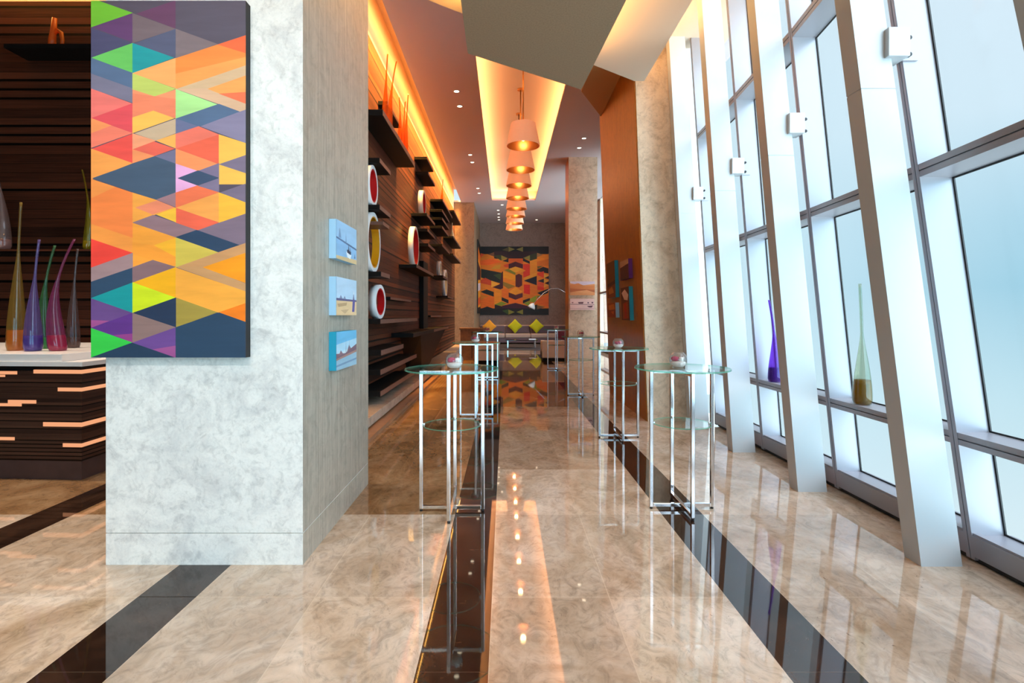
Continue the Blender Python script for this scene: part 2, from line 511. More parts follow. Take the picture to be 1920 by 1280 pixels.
# main ceiling with the light slot left open and a cove gap at the timber wall
cl = MB()
cl.box(-1.88, -0.55, -8.3, 27.3, ZC, ZC + .06)
cl.box(-0.55, 1.27, -8.3, 8.3, ZC, ZC + .06)
cl.box(-0.55, 1.27, 21.8, 27.3, ZC, ZC + .06)
cl.box(1.27, 4.2, 7.3, 27.3, ZC, ZC + .06)
cl.box(1.27, 1.9, -8.3, 7.3, ZC, ZC + .06)
cl.box(-8.2, -2.2, -8.3, 7.1, ZC, ZC + .06)
cl.box(-2.2, -1.88, -8.3, 7.1, ZC, ZC + .06)
cl.box(-2.2, -1.88, 22.1, 27.3, ZC, ZC + .06)
c_o = struct(cl.build('ceiling', M['ceiling']), 'high mauve plaster ceiling of the hall', 'ceiling')
rc = MB()
rc.box(-0.75, 1.47, 8.2, 22.0, ZC + .42, ZC + .48)
rc.box(-0.78, -0.72, 8.2, 22.0, ZC + .06, ZC + .42)
rc.box(1.44, 1.50, 8.2, 22.0, ZC + .06, ZC + .42)
rc.box(-0.75, 1.47, 21.97, 22.03, ZC + .06, ZC + .42)
rc.box(-0.75, 1.47, 8.2, 8.3, ZC + .06, ZC + .42)
rc.build('light_slot', M['recess'], c_o)
cv = MB()
cv.box(-2.3, -1.8, 7.0, 22.2, 6.85, 6.9)
cv.box(-1.88, -1.82, 7.1, 22.2, 6.36, 6.85)
cv.box(-8.2, -1.8, 7.0, 7.5, 6.85, 6.9)
cv.box(-8.2, -1.82, 7.04, 7.1, 6.36, 6.85)
cv.build('cove', M['recess'], c_o)

# lower ceiling over the entrance: slanted end, hangs in front of the high hall
def yB(x): return 5.65 + 0.715 * x
lo = MB()
lo.prism([(-8.2, -8.3), (1.85, -8.3), (1.85, yB(1.72)), (1.72, yB(1.72)), (-8.2, yB(-8.2))], 4.6, 4.74)
lo.box(-8.2, 3.0, -8.4, -8.3, 4.6, ZC)
struct(lo.build('ceiling_lower', M['soffit']), 'pale lower ceiling with slanted end above the entrance', 'ceiling')
pa = MB()
pa.prism([(-0.34, -1.5), (1.46, -1.5), (0.917, 6.22), (-0.387, 5.36)], 4.2, 4.28)
po = tag(pa.build('ceiling_panel', M['fabric']), 'grey fabric covered floating panel hanging below the pale ceiling', 'ceiling panel', kind='structure')
hg = MB()
for x, y in ((0.0, 0.5), (0.9, 0.5), (0.0, 4.6), (0.7, 4.8)): hg.tube([(x, y, 4.28), (x, y, 4.6)], 0.008, 8)
hg.build('hanger', M['chrome'], po)
pc = MB()
pc.box(1.66, 3.0, -8.3, 7.2, 5.2, 5.3)
pc.box(1.66, 1.72, -8.3, 7.0, 4.74, 5.2)
struct(pc.build('ceiling_edge', M['soffit']), 'narrow pale ceiling strip along the heads of the tall windows', 'ceiling')
bh = MB()
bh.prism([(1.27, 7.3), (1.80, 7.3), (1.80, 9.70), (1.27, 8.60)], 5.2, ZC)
struct(bh.build('trim_bulkhead', plain('bulkhead_lit_tint', (206, 150, 92), .8)), 'dropped plaster bulkhead beside the veneered pier', 'bulkhead')  # warm glow of the cove light is put into the plaster colour

# walls
wl = MB(); wl.box(-2.5, -2.2, 7.4, 22.3, 0, 6.85)
wl_o = struct(wl.build('wall_left', M['recess']), 'long left wall clad in dark timber boards and washed by cove light', 'wall')
sl = MB(); sl.box(-2.2, -2.16, 7.4, 22.25, 0.1, 5.92)
sl.build('cladding', M['slat'], wl_o)
wr = MB(); wr.box(-8.2, -2.2, 7.4, 7.6, 0, 6.85)
wr_o = struct(wr.build('wall_reception', M['recess']), 'reception back wall of dark timber boards', 'wall')
sr = MB(); sr.box(-8.2, -2.2, 7.36, 7.4, 0, 5.95)
sr.build('cladding', M['slat_rec'], wr_o)
ws = MB(); ws.box(-8.3, -8.2, -8.4, 7.6, 0, 6.9)
struct(ws.build('wall_side', M['blackwood']), 'dark side wall of the reception', 'wall')
wb_ = MB(); wb_.box(-2.4, 6.0, 27.2, 27.4, 0, ZC + .1)
struct(wb_.build('wall_back', M['stone_back']), 'taupe stone end wall behind the sofa', 'wall')
wp = MB(); wp.box(-2.5, -1.33, 22.2, 27.25, 0, ZC)
struct(wp.build('wall_pilaster', M['stone_brown']), 'tan stone pilaster closing the timber wall', 'wall')
wk = MB()
wk.box(-8.2, -3.4, -8.4, -8.3, 0, 4.6); wk.box(1.2, 3.0, -8.4, -8.3, 0, 4.6); wk.box(-3.4, 1.2, -8.4, -8.3, 3.0, 4.6)
struct(wk.build('wall_front', M['soffit']), 'plain wall far behind the viewer', 'wall')
dr = bpy.data.objects.new('added_door_1', None); C.objects.link(dr); dr.location = (-3.4, -8.35, 0)  # doors added out of view so the chrome mirrors bright sky
tag(dr, 'added glazed doors far behind the viewer for bright reflections', 'door', kind='structure')
for k in range(4):
    a = k * 1.15
    MB().box(a + .005, a + .075, -.03, .03, 0, 3.0).box(a + 1.075, a + 1.145, -.03, .03, 0, 3.0).box(a + .075, a + 1.075, -.03, .03, 0, .12).box(a + .075, a + 1.075, -.03, .03, 2.9, 3.0).build('leaf_frame', M['mullion'], dr)
    MB().box(a + .075, a + 1.075, -.006, .006, .12, 2.9).build('pane', M['pane'], dr)
# low plinth along the timber wall
pl = MB(); pl.box(-2.2, -1.58, 4.7, 22.2, 0.0, 0.05); pl_o = struct(pl.build('trim_1', M['step_brown']), 'low brown plinth along the timber wall', 'plinth')
p2 = MB(); p2.box(-2.2, -1.72, 4.7, 22.2, 0.07, 0.19); p2.box(-2.2, -1.75, 4.7, 22.2, 0.05, 0.07, 1)
p2.build('curb', [M['step_stone'], M['blackwood']], pl_o, bevel=0.006)

# stone pillar by the reception
pr = thing('stone_pillar', 'large grey stone pillar carrying the bright geometric painting', 'pillar', (-1.8, 3.8, 0), kind='structure')
def pillar(x0, x1, y0, y1, zt, seam, parent, base, mats, front=0):
    mb = MB()
    for a, b, ins in ((0, seam - .002, 0), (seam - .002, seam + .002, .010), (seam + .002, zt, 0)):
        X0, X1, Y0, Y1 = x0 + ins - base[0], x1 - ins - base[0], y0 + ins - base[1], y1 - ins - base[1]
        o = len(mb.v)
        mb.box(X0, X1, Y0, Y1, a, b)
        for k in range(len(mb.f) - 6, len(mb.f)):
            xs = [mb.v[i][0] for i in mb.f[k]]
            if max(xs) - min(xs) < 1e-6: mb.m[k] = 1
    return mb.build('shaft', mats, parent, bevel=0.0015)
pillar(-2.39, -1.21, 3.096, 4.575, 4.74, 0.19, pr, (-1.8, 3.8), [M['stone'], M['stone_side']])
up = MB(); up.box(-.59, .59, -.704, .775, 4.74, ZC); up.build('upper_shaft', M['stone'], pr)

# veneered pier at the windows, leaning with the glass
pi_o = thing('veneered_pier', 'leaning stone pier with brown veneered side facing the hall', 'pier', (2.3, 8.5, 0), kind='structure')
def lean_prism(xl0, xr0, sl_, sr_, y0, y1, zt, bx, by):
    mb = MB()
    mb.prism([(xl0 - bx, y0 - by), (xr0 - bx, y0 - by), (xr0 - bx, y1 - by), (xl0 - bx, y1 - by)], 0, zt, 0,
             [(xl0 - sl_ * zt - bx, y0 - by), (xr0 - sr_ * zt - bx, y0 - by), (xr0 - sr_ * zt - bx, y1 - by), (xl0 - sl_ * zt - bx, y1 - by)])
    return mb
lean_prism(2.0, 2.56, .037, .058, 7.24, 9.8, ZC, 2.3, 8.5).build('core', M['stone_tan'], pi_o)
lean_prism(1.985, 2.0, .037, .037, 7.255, 9.8, ZC, 2.3, 8.5).build('veneer_panel', M['veneer'], pi_o)
lean_prism(2.56, 2.63, .058, .060, 7.22, 7.5, ZC, 2.3, 8.5).build('edge_trim', M['woodtrim'], pi_o)
lean_prism(2.63, 2.68, .060, .062, 7.16, 7.5, ZC, 2.3, 8.5).build('edge_trim', M['woodtrim'], pi_o)

# square stone column farther down the hall
cp = thing('stone_column', 'tan stone column holding two small landscape canvases', 'column', (2.4, 16.2, 0), kind='structure')
pillar(1.94, 2.82, 15.8, 16.65, ZC, 0.19, cp, (2.4, 16.2), [M['stone_tan'], M['veneer']])

# ---------------------------------------------------------------- leaning glass front
def lean_of(y):
    """the glass front twists: it leans in more and more toward the entrance"""
    return 0.452 / max(y, 2.2)
def window(name, ya, yb, x0=2.83, zt=5.3, label=None, ts=(0.79, 2.40, 3.92), lean=lean_of, group='bays of the leaning glass front', end=False):
    """one bay between two mullions; x runs outward, the heads lean inward"""
    o = bpy.data.objects.new(name, None); C.objects.link(o)
    o.location = (x0, ya, 0)
    tag(o, label, 'window', group, 'structure')
    w = yb - ya
    def put(mb, nm, mat):
        mb.v = [(x - lean(ya + y) * z, y, z) for x, y, z in mb.v]
        return mb.build(nm, mat, o)
    put(MB().box(0, .20, -.030, -.003, .02, zt).box(0, .20, .003, .030, .02, zt).box(.012, .2, -.003, .003, .02, zt), 'mullion', M['mullion'])
    if end: return o
    put(MB().box(0.0, .24, .03, w - .03, .04, .17).box(.01, .05, .03, w - .03, .165, .185), 'sill_rail', M['mullion'])
    put(MB().box(.02, .2, -.03, w - .03, 0.005, .04), 'floor_gap', M['gasket'])
    zs = [.17]
    for t in ts:
        put(MB().box(0.002, .195, .03, w - .03, t - .075, t - .042).box(0.002, .195, .03, w - .03, t - .034, t).box(.016, .195, .03, w - .03, t - .042, t - .034), 'transom', M['mullion'])
        zs += [t - .075, t]
    zs.append(zt)
    for k in range(0, len(zs), 2):
        a, b = zs[k], zs[k + 1]
        put(MB().box(.205, .217, .03, w - .03, a, b), 'pane', M['pane'])
        sb = MB()
        for (p0, p1, q0, q1) in ((.03, .04, a, b), (w - .04, w - .03, a, b), (.04, w - .04, a, a + .010), (.04, w - .04, b - .010, b)):
            sb.box(.196, .205, p0, p1, q0, q1)
        put(sb, 'gasket', M['gasket'])
    return o
MY = [-1.94, -0.67, 0.60, 1.87, 3.14, 4.41, 5.68, 6.95]
WL = ['second window bay behind the viewer', 'window bay just behind the viewer', 'window bay beside the viewer', 'window bay one step ahead of the viewer',
      'wide nearest window bay at the right picture edge', 'window bay with the violet vase and amber vase columns',
      'far window bay before the stone pier']
WL = ['second bay behind the viewer', 'bay just behind the viewer', 'bay beside the viewer', 'nearest bay, cut by the right picture edge',
      'bay with the clear and amber vase on its lower rail', 'bay with the violet vase on its lower rail', 'farthest bay, next to the stone pier']
for k in range(7):
    window('window_%d' % (k + 1), MY[k], MY[k + 1], label=WL[k] + ' of the leaning glass front')
window('window_8', 6.95, 7.2, label='end mullion of the leaning glass front beside the stone pier', end=True)
for k in range(3):
    window('window_%d' % (9 + k), -8.20 + 2.10 * k, -6.10 + 2.10 * k if k < 2 else -1.94, label='wide window bay %s behind the viewer' % ['last', 'middle', 'first'][k])
# glass front beyond the pier
for k in range(2):
    window('window_%d' % (12 + k), 14.53 + 3.48 * k, 18.01 + 3.48 * k, x0=3.95, zt=6.3, label=('%s window bay beyond the stone column' % ['nearer', 'farther'][k]), ts=(0.8, 2.4), lean=lambda y: .03, group='window bays beyond the pier')
sw = MB(); sw.box(3.95, 4.1, 9.8, 14.5, 0, ZC); sw.box(3.95, 4.1, 21.5, 27.3, 0, ZC)  # wall pieces added to keep daylight off the column and end wall
struct(sw.build('daylight_block', M['stone_tan']), 'solid tan pieces added beyond the veneered pier to block daylight', 'wall')
we = MB(); we.box(2.0, 4.1, 9.7, 9.8, 0, ZC)
struct(we.build('wall_return', M['white']), 'short white return panel behind the veneered pier', 'wall')
fe = MB(); fe.box(3.1, 4.0, 9.9, 28.0, -.02, 0.0)
struct(fe.build('floor_side', M['floor']), 'beige marble floor strip beyond the veneered pier', 'floor')

# slanted columns in front of the mullions
FY = [1.806, 3.076, 4.369, 5.618, 6.89]
FL = ['white slanted column at the top right picture corner',
      'white slanted column nearest in full view, with the largest bracket', 'white slanted column between the amber and violet vases',
      'white slanted column just behind the right front glass table', 'white slanted column next to the wood trim of the pier']
def fin(y, label):
    t = thing('slanted_column', label, 'column', (2.6, y, 0), 'white slanted columns along the glass front', 'structure')
    zt = 4.58 if y < 3 else 5.2
    la, lb = .388 / y, .431 / y
    mb = MB()
    def xs(z): return 2.475 - la * z - 2.6, 2.72 - lb * z - 2.6
    for a, b, ins in ((0.0, 2.838, 0), (2.838, 2.844, .003), (2.844, zt, 0)):
        (l0, r0), (l1, r1) = xs(a), xs(b)
        mb.prism([(l0 + ins, ins), (r0 - ins, ins), (r0 - ins, .13 - ins), (l0 + ins, .13 - ins)], a, b, 0,
                 [(l1 + ins, ins), (r1 - ins, ins), (r1 - ins, .13 - ins), (l1 + ins, .13 - ins)])
    mb.build('shaft', M['white'], t)
    # bracket that ties the column to the mullion
    z0, z1 = 3.02, 3.19
    xr = xs(3.1)[1]; xm = 2.83 - lean_of(y + .064) * 3.1 - 2.6
    MB().box(xr - .03, xm, -.035, .10, z0, z1).build('bracket', M['white'], t, bevel=0.004)
    MB().box(xm - .005, xm + .09, .022, .034, z0, z1 - .01).build('bracket_plate', M['mullion'], t)
    for z in (z0 + .03, z1 - .04):
        MB().tube([(xm + .03, .024, z), (xm + .03, .006, z)], .013, 10).build('bolt', M['rubber'], t)
    return t
for y, l in zip(FY, FL): fin(y, l)

# ---------------------------------------------------------------- cocktail tables
def make_table(label, loc):
    t = thing('cocktail_table', label, 'table', loc, 'round glass cocktail tables along the hall')
    zt = 1.09; R = .355
    m = MB()
    seg = 64
    for z0, z1, rr, name in ((zt - .012, zt, R, 'tabletop'), (.655, .663, .218, 'lower_shelf')):
        mb = MB()
        vs_ = [(rr * math.cos(2 * PI * i / seg), rr * math.sin(2 * PI * i / seg), z) for z in (z0, z1) for i in range(seg)]
        mb.add(vs_, [tuple(range(seg - 1, -1, -1)), tuple(range(seg, 2 * seg))], 0)
        mb.add(vs_, [(i, (i + 1) % seg, seg + (i + 1) % seg, seg + i) for i in range(seg)], 1, True)
        mb.build(name, [M['glasstop'], M['glassrim']], t)
    r, q = .235, .0135
    for ax in (0, 1):
        mb = MB()
        def bx(a0, a1, b0, b1, z0, z1):
            if ax == 0: mb.box(a0, a1, b0, b1, z0, z1)
            else: mb.box(b0, b1, a0, a1, z0, z1)
        lo_ = .016 + ax * .004
        for sgn in (-1, 1): bx(sgn * r - q, sgn * r + q, -q, q, lo_, zt - .02)
        bx(-r + q, r - q, -q, q, lo_, lo_ + .027); bx(-r + q, r - q, -q, q, zt - .046, zt - .02)
        f = mb.build('frame', M['chrome'], t, bevel=0.003)
        for sgn in (-1, 1):
            p = (sgn * r, 0) if ax == 0 else (0, sgn * r)
            MB().lathe([(.011, 0), (.011, lo_)], p[0], p[1], 12, close=True).build('glide', M['rubber'], f)
            p = (sgn * r * .93, 0) if ax == 0 else (0, sgn * r * .93)
            MB().lathe([(.012, zt - .02), (.012, zt - .012)], p[0], p[1], 12, close=True).build('clip', M['chrome'], f)
            s2 = (sgn * .215, 0) if ax == 0 else (0, sgn * .215)
            MB().lathe([(.009, .645), (.009, .672)], s2[0], s2[1], 10, close=True).build('clip', M['chrome'], f)
    return t
TL = [((-.405, 3.95, 0), 'round glass cocktail table on chrome frames, left row, closest to the grey pillar'),
      ((-.42, 7.6, 0), 'round glass cocktail table, second in the left row, standing on the dark band'),
      ((-.41, 12.1, 0), 'round glass cocktail table, third in the left row, in front of the white armchair'),
      ((1.365, 4.0, 0), 'round glass cocktail table nearest the windows with the magenta filled bowl'),
      ((1.383, 6.3, 0), 'round glass cocktail table beside the veneered pier, second in the right row'),
      ((1.40, 9.57, 0), 'round glass cocktail table in front of the tan stone column, third in the right row'),
      ((1.40, 14.1, 0), 'round glass cocktail table farthest down the right row near the pale armchair')]
t0 = make_table(TL[0][1], TL[0][0])
for loc, l in TL[1:]: dup(t0, loc, l)

# glass bowls of sand and petals on the tables
def make_bowl(label, loc):
    t = thing('candle_bowl', label, 'bowl', loc, 'glass bowls on the cocktail tables')
    R = .067
    prof = [(.001, 0.001), (.035, .001)]
    for k in range(1, 13):
        a = -1.02 + k * (2.02 / 12)
        prof.append((R * math.cos(a), .058 + R * math.sin(a)))
    mb = MB(); mb.lathe(prof, 0, 0, 32); mb.build('glass_bowl', M['bowl'], t)
    s_ = MB(); s_.lathe([(.002, .004), (.036, .004), (.052, .018), (.060, .038), (.045, .045), (.002, .048)], 0, 0, 24); s_.build('sand_filling', M['sand'], t)
    p_ = MB()
    p_.ball((-.022, -.02, .066), .024, 0, 1.2, 1, .8); p_.ball((-.036, .01, .058), .017, 0, 1, 1.2, .9); p_.ball((.0, .025, .062), .02, 0, 1.2, 1, .8)
    p_.build('petals', M['petal'], t)
    c_ = MB(); c_.lathe([(.002, .045), (.018, .045), (.018, .078), (.002, .078)], .024, -.006, 16); c_.build('candle', M['sand'], t)
    return t
BL = [((-.385, 3.93, 1.09), 'clear glass bowl of white sand and magenta petals on the left front table'),
      ((-.43, 7.55, 1.09), 'clear glass bowl on the second left table'),
      ((-.42, 12.1, 1.09), 'small glass bowl on the third left table'),
      ((1.345, 4.02, 1.09), 'glass bowl with the most magenta petals on the right front table'),
      ((1.383, 6.32, 1.09), 'glass bowl on the table beside the veneered pier'),
      ((1.40, 9.6, 1.09), 'glass bowl on the table in front of the tan column'),
      ((1.40, 14.1, 1.09), 'glass bowl on the farthest right table')]
b0 = make_bowl(BL[0][1], BL[0][0])
for k, (loc, l) in enumerate(BL[1:]): dup(b0, loc, l, rotz=[.4, 2.0, -.5, 1.2, 2.8, .9][k])

# ---------------------------------------------------------------- glass vases with drawn necks
def vase(name, label, loc, h, rb, glass, base_mat, bend, base_h=.12, group=None, neck=.32, rt=.011):
    t = thing(name, label, 'vase', loc, group)
    prof = []
    N = 30
    for k in range(N + 1):
        u = k / N
        if u < .04: r = rb * (.86 + .14 * math.sin(u / .04 * PI / 2))
        else:
            s_ = (u - .04) / .96
            body = max(0, 1 - s_ / (1 - neck)) if s_ < 1 - neck else 0
            sm = body * body * (3 - 2 * body)
            r = rt + (rb - rt) * (sm ** .72)
        prof.append((max(r, rt * .9), .004 + u * (h - .004)))
    prof.append((rt * 1.15, h))
    cen = lambda z: (bend[0] * max(0, (z / h - .25) / .75) ** 2 + bend[1] * math.sin(PI * min(1, z / h)) * .5, 0)
    mb = MB(); mb.lathe(prof, 0, 0, 28, cen=cen)
    mb.build('glass_body', glass, t)
    bp = [(.002, .003)] + [(r * .93, z + .003) for r, z in prof if z < base_h]
    rl, zl = bp[-1]
    bp.append((.002, zl))
    bm_ = MB(); bm_.lathe(bp, 0, 0, 24, cen=cen); bm_.build('coloured_base', base_mat, t)
    return t
def tinted(name, col, dens=.24):
    c = lin(col)
    return clearglass(name, tuple(v ** .55 for v in c[:3]) + (1,), 1.3, dens, c, 0.02)
def basemat(name, col): return clearglass(name, lin(col), 1.0, .7, lin(col), 0.03)
VG = 'tall drawn glass vases on the reception counter'
ZT = 1.14
def dv(px, py):
    d = F * (H - ZT) / (py - VY); return ((px - VX) * d / F, d, ZT)
vase('glass_vase', 'tallest amber and olive glass vase on the white reception counter', dv(30, 657), 1.47, .079, tinted('olive_glass', (196, 170, 96)), basemat('amber_base', (255, 176, 40)), (.05, .02), .20, VG)
vase('glass_vase', 'violet glass vase with deep purple base on the reception counter', dv(62, 658), 1.09, .077, tinted('violet_glass', (168, 150, 226)), basemat('purple_base', (104, 40, 190)), (.06, .0), .17, VG)
vase('glass_vase', 'green glass vase standing behind the violet one on the counter', dv(85, 653.5), 1.08, .068, tinted('green_glass', (110, 176, 128)), basemat('green_base', (110, 220, 60)), (.10, -.05), .13, VG)
vase('glass_vase', 'magenta glass vase with sideways bent neck on the counter', dv(109, 657.5), 1.10, .078, tinted('magenta_glass', (196, 110, 168)), basemat('magenta_base', (235, 30, 90)), (.16, -.10), .17, VG)
vase('glass_vase', 'smoky brown glass vase at the right end of the counter', dv(137, 652), 1.06, .064, tinted('smoke_glass', (150, 128, 128)), basemat('brown_base', (176, 128, 104)), (.05, .0), .14, VG)
SG = 'glass vases on the reception wall shelf'
ZS = 2.39
vase('glass_vase', 'yellow green glass vase on the reception wall shelf beside the painting', (-5.75, 7.12, ZS), 1.10, .056, tinted('yellow_glass', (214, 196, 60), .2), basemat('yellow_base', (220, 200, 50)), (-.07, .05), .12, SG)
vase('glass_vase', 'pale pink glass vase on the reception wall shelf at the picture edge', (-6.93, 7.12, ZS), 1.35, .11, tinted('pink_glass', (230, 200, 196), .2), basemat('pink_base', (220, 170, 160)), (-.10, .0), .14, SG)
WG = 'glass vases on the window rail'
vase('glass_vase', 'violet glass vase with dark purple base on the window rail', (2.835, 5.44, .79), .86, .068, clearglass('violet_clear_glass', lin((184, 140, 232)), 1.2, .25, lin((150, 80, 225)), .02), basemat('deep_purple_base', (84, 10, 140)), (-.06, .01), .16, WG, .38)
vase('glass_vase', 'clear glass vase with amber base on the window rail', (2.811, 4.07, .79), .95, .068, clearglass('clear_drawn_glass', lin((222, 228, 214)), 1.5, .04, lin((220, 220, 200)), .02), basemat('dark_amber_base', (176, 132, 10)), (-.02, .0), .20, WG, .42)

# ---------------------------------------------------------------- reception desk
DX0, DX1, DY0, DY1 = -8.0, -3.83, 4.68, 6.6
dk = thing('reception_desk', 'dark timber reception desk with glowing strips and white counter', 'desk', (-5.5, 5.4, 0))
def dloc(mb, name, mat, bevel=0, parent=dk):
    mb.v = [(x + 5.5, y - 5.4, z) for x, y, z in mb.v]
    return mb.build(name, mat, parent, bevel)
SK = .06
def desk_y(x): return DY0 + SK * (DX1 - x)
mb = MB(); mb.prism([(DX0, desk_y(DX0)), (DX1, DY0), (DX1, DY1), (DX0, DY1)], .17, .985); dloc(mb, 'body', M['deskwood'])
mb = MB(); mb.prism([(DX0, desk_y(DX0) + .004), (DX1 - .004, DY0 + .004), (DX1 - .004, DY1), (DX0, DY1)], 0, .17); dloc(mb, 'plinth', plain('desk_plinth', (74, 54, 52), .35, noise=.15))
mb = MB(); mb.prism([(DX0, desk_y(DX0) - .03), (DX1 + .03, DY0 - .03), (DX1 + .03, DY1), (DX0, DY1)], 1.03, 1.07); mb.prism([(DX0, desk_y(DX0) + .03), (DX1 - .03, DY0 + .03), (DX1 - .03, DY1), (DX0, DY1)], .985, 1.03, 1); dloc(mb, 'counter_shelf', [M['counter'], M['blackwood']], 0)
mb = MB(); mb.prism([(DX0, desk_y(DX0) - .035), (-4.01, DY0 + .0), (-4.01, DY1), (DX0, DY1)], 1.07, 1.14); dloc(mb, 'counter_top', M['counter'], .004)
def dx(px): return (px - VX) * 4.70 / F
def dz(py): return H - (py - VY) * 4.70 / F
for x0, x1, y0, y1, wrap in ((62, 158, 693, 700, 1), (110, 158, 726, 733, 1), (11, 67, 750, 756.5, 0), (-40, 38, 756.5, 762, 0), (-30, 29, 696, 702, 0), (-30, 5, 703, 707, 0), (81, 158, 791, 799, 1), (-60, 24, 820, 826, 0), (120, 158, 830, 837, 1)):
    a, b = dx(x0), DX1 if wrap else dx(x1)
    mb = MB(); mb.prism([(a, desk_y(a) - .004), (b + (.004 if wrap else 0), desk_y(b) - .004), (b + (.004 if wrap else 0), desk_y(b) + .01), (a, desk_y(a) + .01)], dz(y1), dz(y0))
    if wrap: mb.box(DX1 - .01, DX1 + .004, DY0 - .004, 5.9, dz(y1), dz(y0))
    dloc(mb, 'light_strip', M['strip_glow'])

# reception shelves
def shelf(name, label, x0, x1, y0, y1, z, th=.07, edge=None, group='dark wooden wall shelves', axis='x'):
    t = thing(name, label, 'shelf', ((x0 + x1) / 2, (y0 + y1) / 2, z), group)
    a, b = (x1 - x0) / 2, (y1 - y0) / 2
    mb = MB(); mb.box(-a, a, -b, b, 0, th); mb.build('board', M['blackwood'], t, bevel=.003)
    if axis == 'x': e_ = MB().box(a, a + .006, -b, b, .004, th - .004)
    else: e_ = MB().box(-a, a, -b - .006, -b, .004, th - .004)
    e_.build('front_edge', edge or M['shelfedge'], t)
    return t
shelf('wall_shelf', 'long reception wall shelf carrying the yellow and pink vases', -8.1, -2.6, 7.02, 7.355, 2.32, .065, M['slat_rec'], 'reception wall shelves', 'y')
shelf('wall_shelf', 'short black shelf high on the reception wall under the amber bottle', -6.78, -5.2, 7.0, 7.355, 5.1, .06, M['blackwood'], 'reception wall shelves', 'y')
ab = thing('amber_bottle', 'small amber glass bottle with looped side on the highest reception shelf', 'bottle', (-6.16, 7.1, 5.16))
ag = clearglass('amber_lit_glass', lin((240, 150, 70)), 1.2, .45, lin((240, 150, 60)), .05)
mb = MB(); mb.tube([(-.06, 0, 0), (-.055, 0, .10), (-.035, 0, .25), (-.02, 0, .40)], [.045, .045, .035, .03], 14); mb.build('neck', ag, ab)
mb = MB(); mb.tube([(-.03, 0, .17), (.02, 0, .24), (.07, 0, .20), (.085, 0, .10), (.075, 0, .0)], [.02, .026, .028, .024, .018], 12); mb.build('loop', ag, ab)

# ---------------------------------------------------------------- shelves on the long timber wall
XW = -2.16
def ws_(z, ya, yb, xf, label, th=.07):
    return shelf('wall_shelf', label, XW, xf, ya, yb, z, th, group='shelves on the long timber wall')
ws_(4.42, 7.6, 10.3, -1.80, 'long black shelf high on the timber wall with amber vases', .09)
ws_(5.06, 8.8, 9.9, -2.0, 'short narrow shelf above the long high shelf')
ws_(5.18, 12.3, 13.4, -1.86, 'upper of the two square shelves near the cove light')
ws_(4.88, 12.5, 13.7, -1.86, 'lower of the two square shelves near the cove light')
ws_(3.70, 7.5, 8.2, -1.82, 'short shelf above the small red ring beside the pillar edge')
ws_(3.02, 7.5, 8.2, -1.82, 'short shelf under the small red ring beside the pillar edge')
ws_(3.76, 11.9, 13.25, -1.80, 'shelf carrying the pink lit ring')
ws_(3.42, 12.0, 13.3, -1.80, 'first shelf below the pink lit ring, beside the tall red ring')
ws_(3.09, 12.1, 13.3, -1.80, 'second shelf below the pink lit ring, beside the tall red ring')
ws_(4.75, 14.9, 17.6, -1.80, 'highest shelf of the dense far cluster')
ws_(4.43, 14.8, 16.6, -1.80, 'second shelf from the top of the dense far cluster')
ws_(4.20, 14.8, 16.6, -1.80, 'third shelf from the top of the dense far cluster')
ws_(3.96, 14.8, 16.4, -1.80, 'fourth shelf from the top of the dense far cluster')
ws_(3.44, 14.8, 16.8, -1.80, 'lowest shelf of the dense far cluster')
ws_(5.10, 18.2, 21.0, -1.80, 'highest shelf in the far corner by the stone pilaster')
ws_(4.15, 18.0, 21.0, -1.80, 'middle shelf in the far corner with the pale vase')
ws_(3.55, 18.0, 21.0, -1.80, 'lowest dark shelf in the far corner by the pilaster')
ws_(2.445, 10.5, 13.0, -1.80, 'shelf under the tall red ring')
ws_(2.56, 15.0, 16.2, -1.80, 'shelf under the small cream ring')
ws_(2.05, 7.5, 8.05, -1.80, 'shelf under the large yellow lined ring')
ws_(1.36, 7.46, 10.6, -1.80, 'shelf with pale front edge under the low red ring')
ws_(0.90, 7.5, 9.14, -1.80, 'knee high shelf beside the pillar edge', .08)
ws_(0.62, 7.46, 10.5, -1.80, 'second lowest shelf above the plinth', .08)
ws_(0.31, 7.46, 10.2, -1.80, 'lowest shelf just above the plinth', .08)
ws_(1.76, 9.2, 11.2, -2.04, 'thin short shelf right of the low red ring', .05)
ws_(1.42, 13.9, 16.2, -2.0, 'thin shelf right of the black flue', .05)
ws_(2.02, 16.2, 17.9, -1.80, 'shelf under the large cream ring in the far corner', .06)
tp = thing('wall_shelf', 'slim plank passing through the large yellow lined ring', 'shelf', (-1.95, 7.66, 2.79), 'shelves on the long timber wall')
MB().box(-.21, .19, -.2, .2, 0, .05).build('board', M['shelfedge'], tp)
# hearth-like ledge with black flue
hl = thing('hearth_ledge', 'black ledge with tapering body and flue on the timber wall', 'ledge', (XW + .003, 12.8, 0))
MB().box(0, .42, -3.0, 3.0, 1.06, 1.14).build('ledge_top', M['blackwood'], hl, bevel=.004)
MB().box(.42, .426, -.2, 3.0, 1.07, 1.13).build('front_edge', M['shelfedge'], hl)
mb = MB(); mb.prism([(0, -1.4), (.25, -1.0), (.25, .3), (0, .6)], .25, 1.06, 0, [(0, -2.2), (.40, -2.0), (.40, 2.4), (0, 2.6)]); mb.build('tapered_body', M['blackwood'], hl)
MB().box(0, .10, .25, 1.0, 1.14, 2.85).build('flue', M['blackwood'], hl)

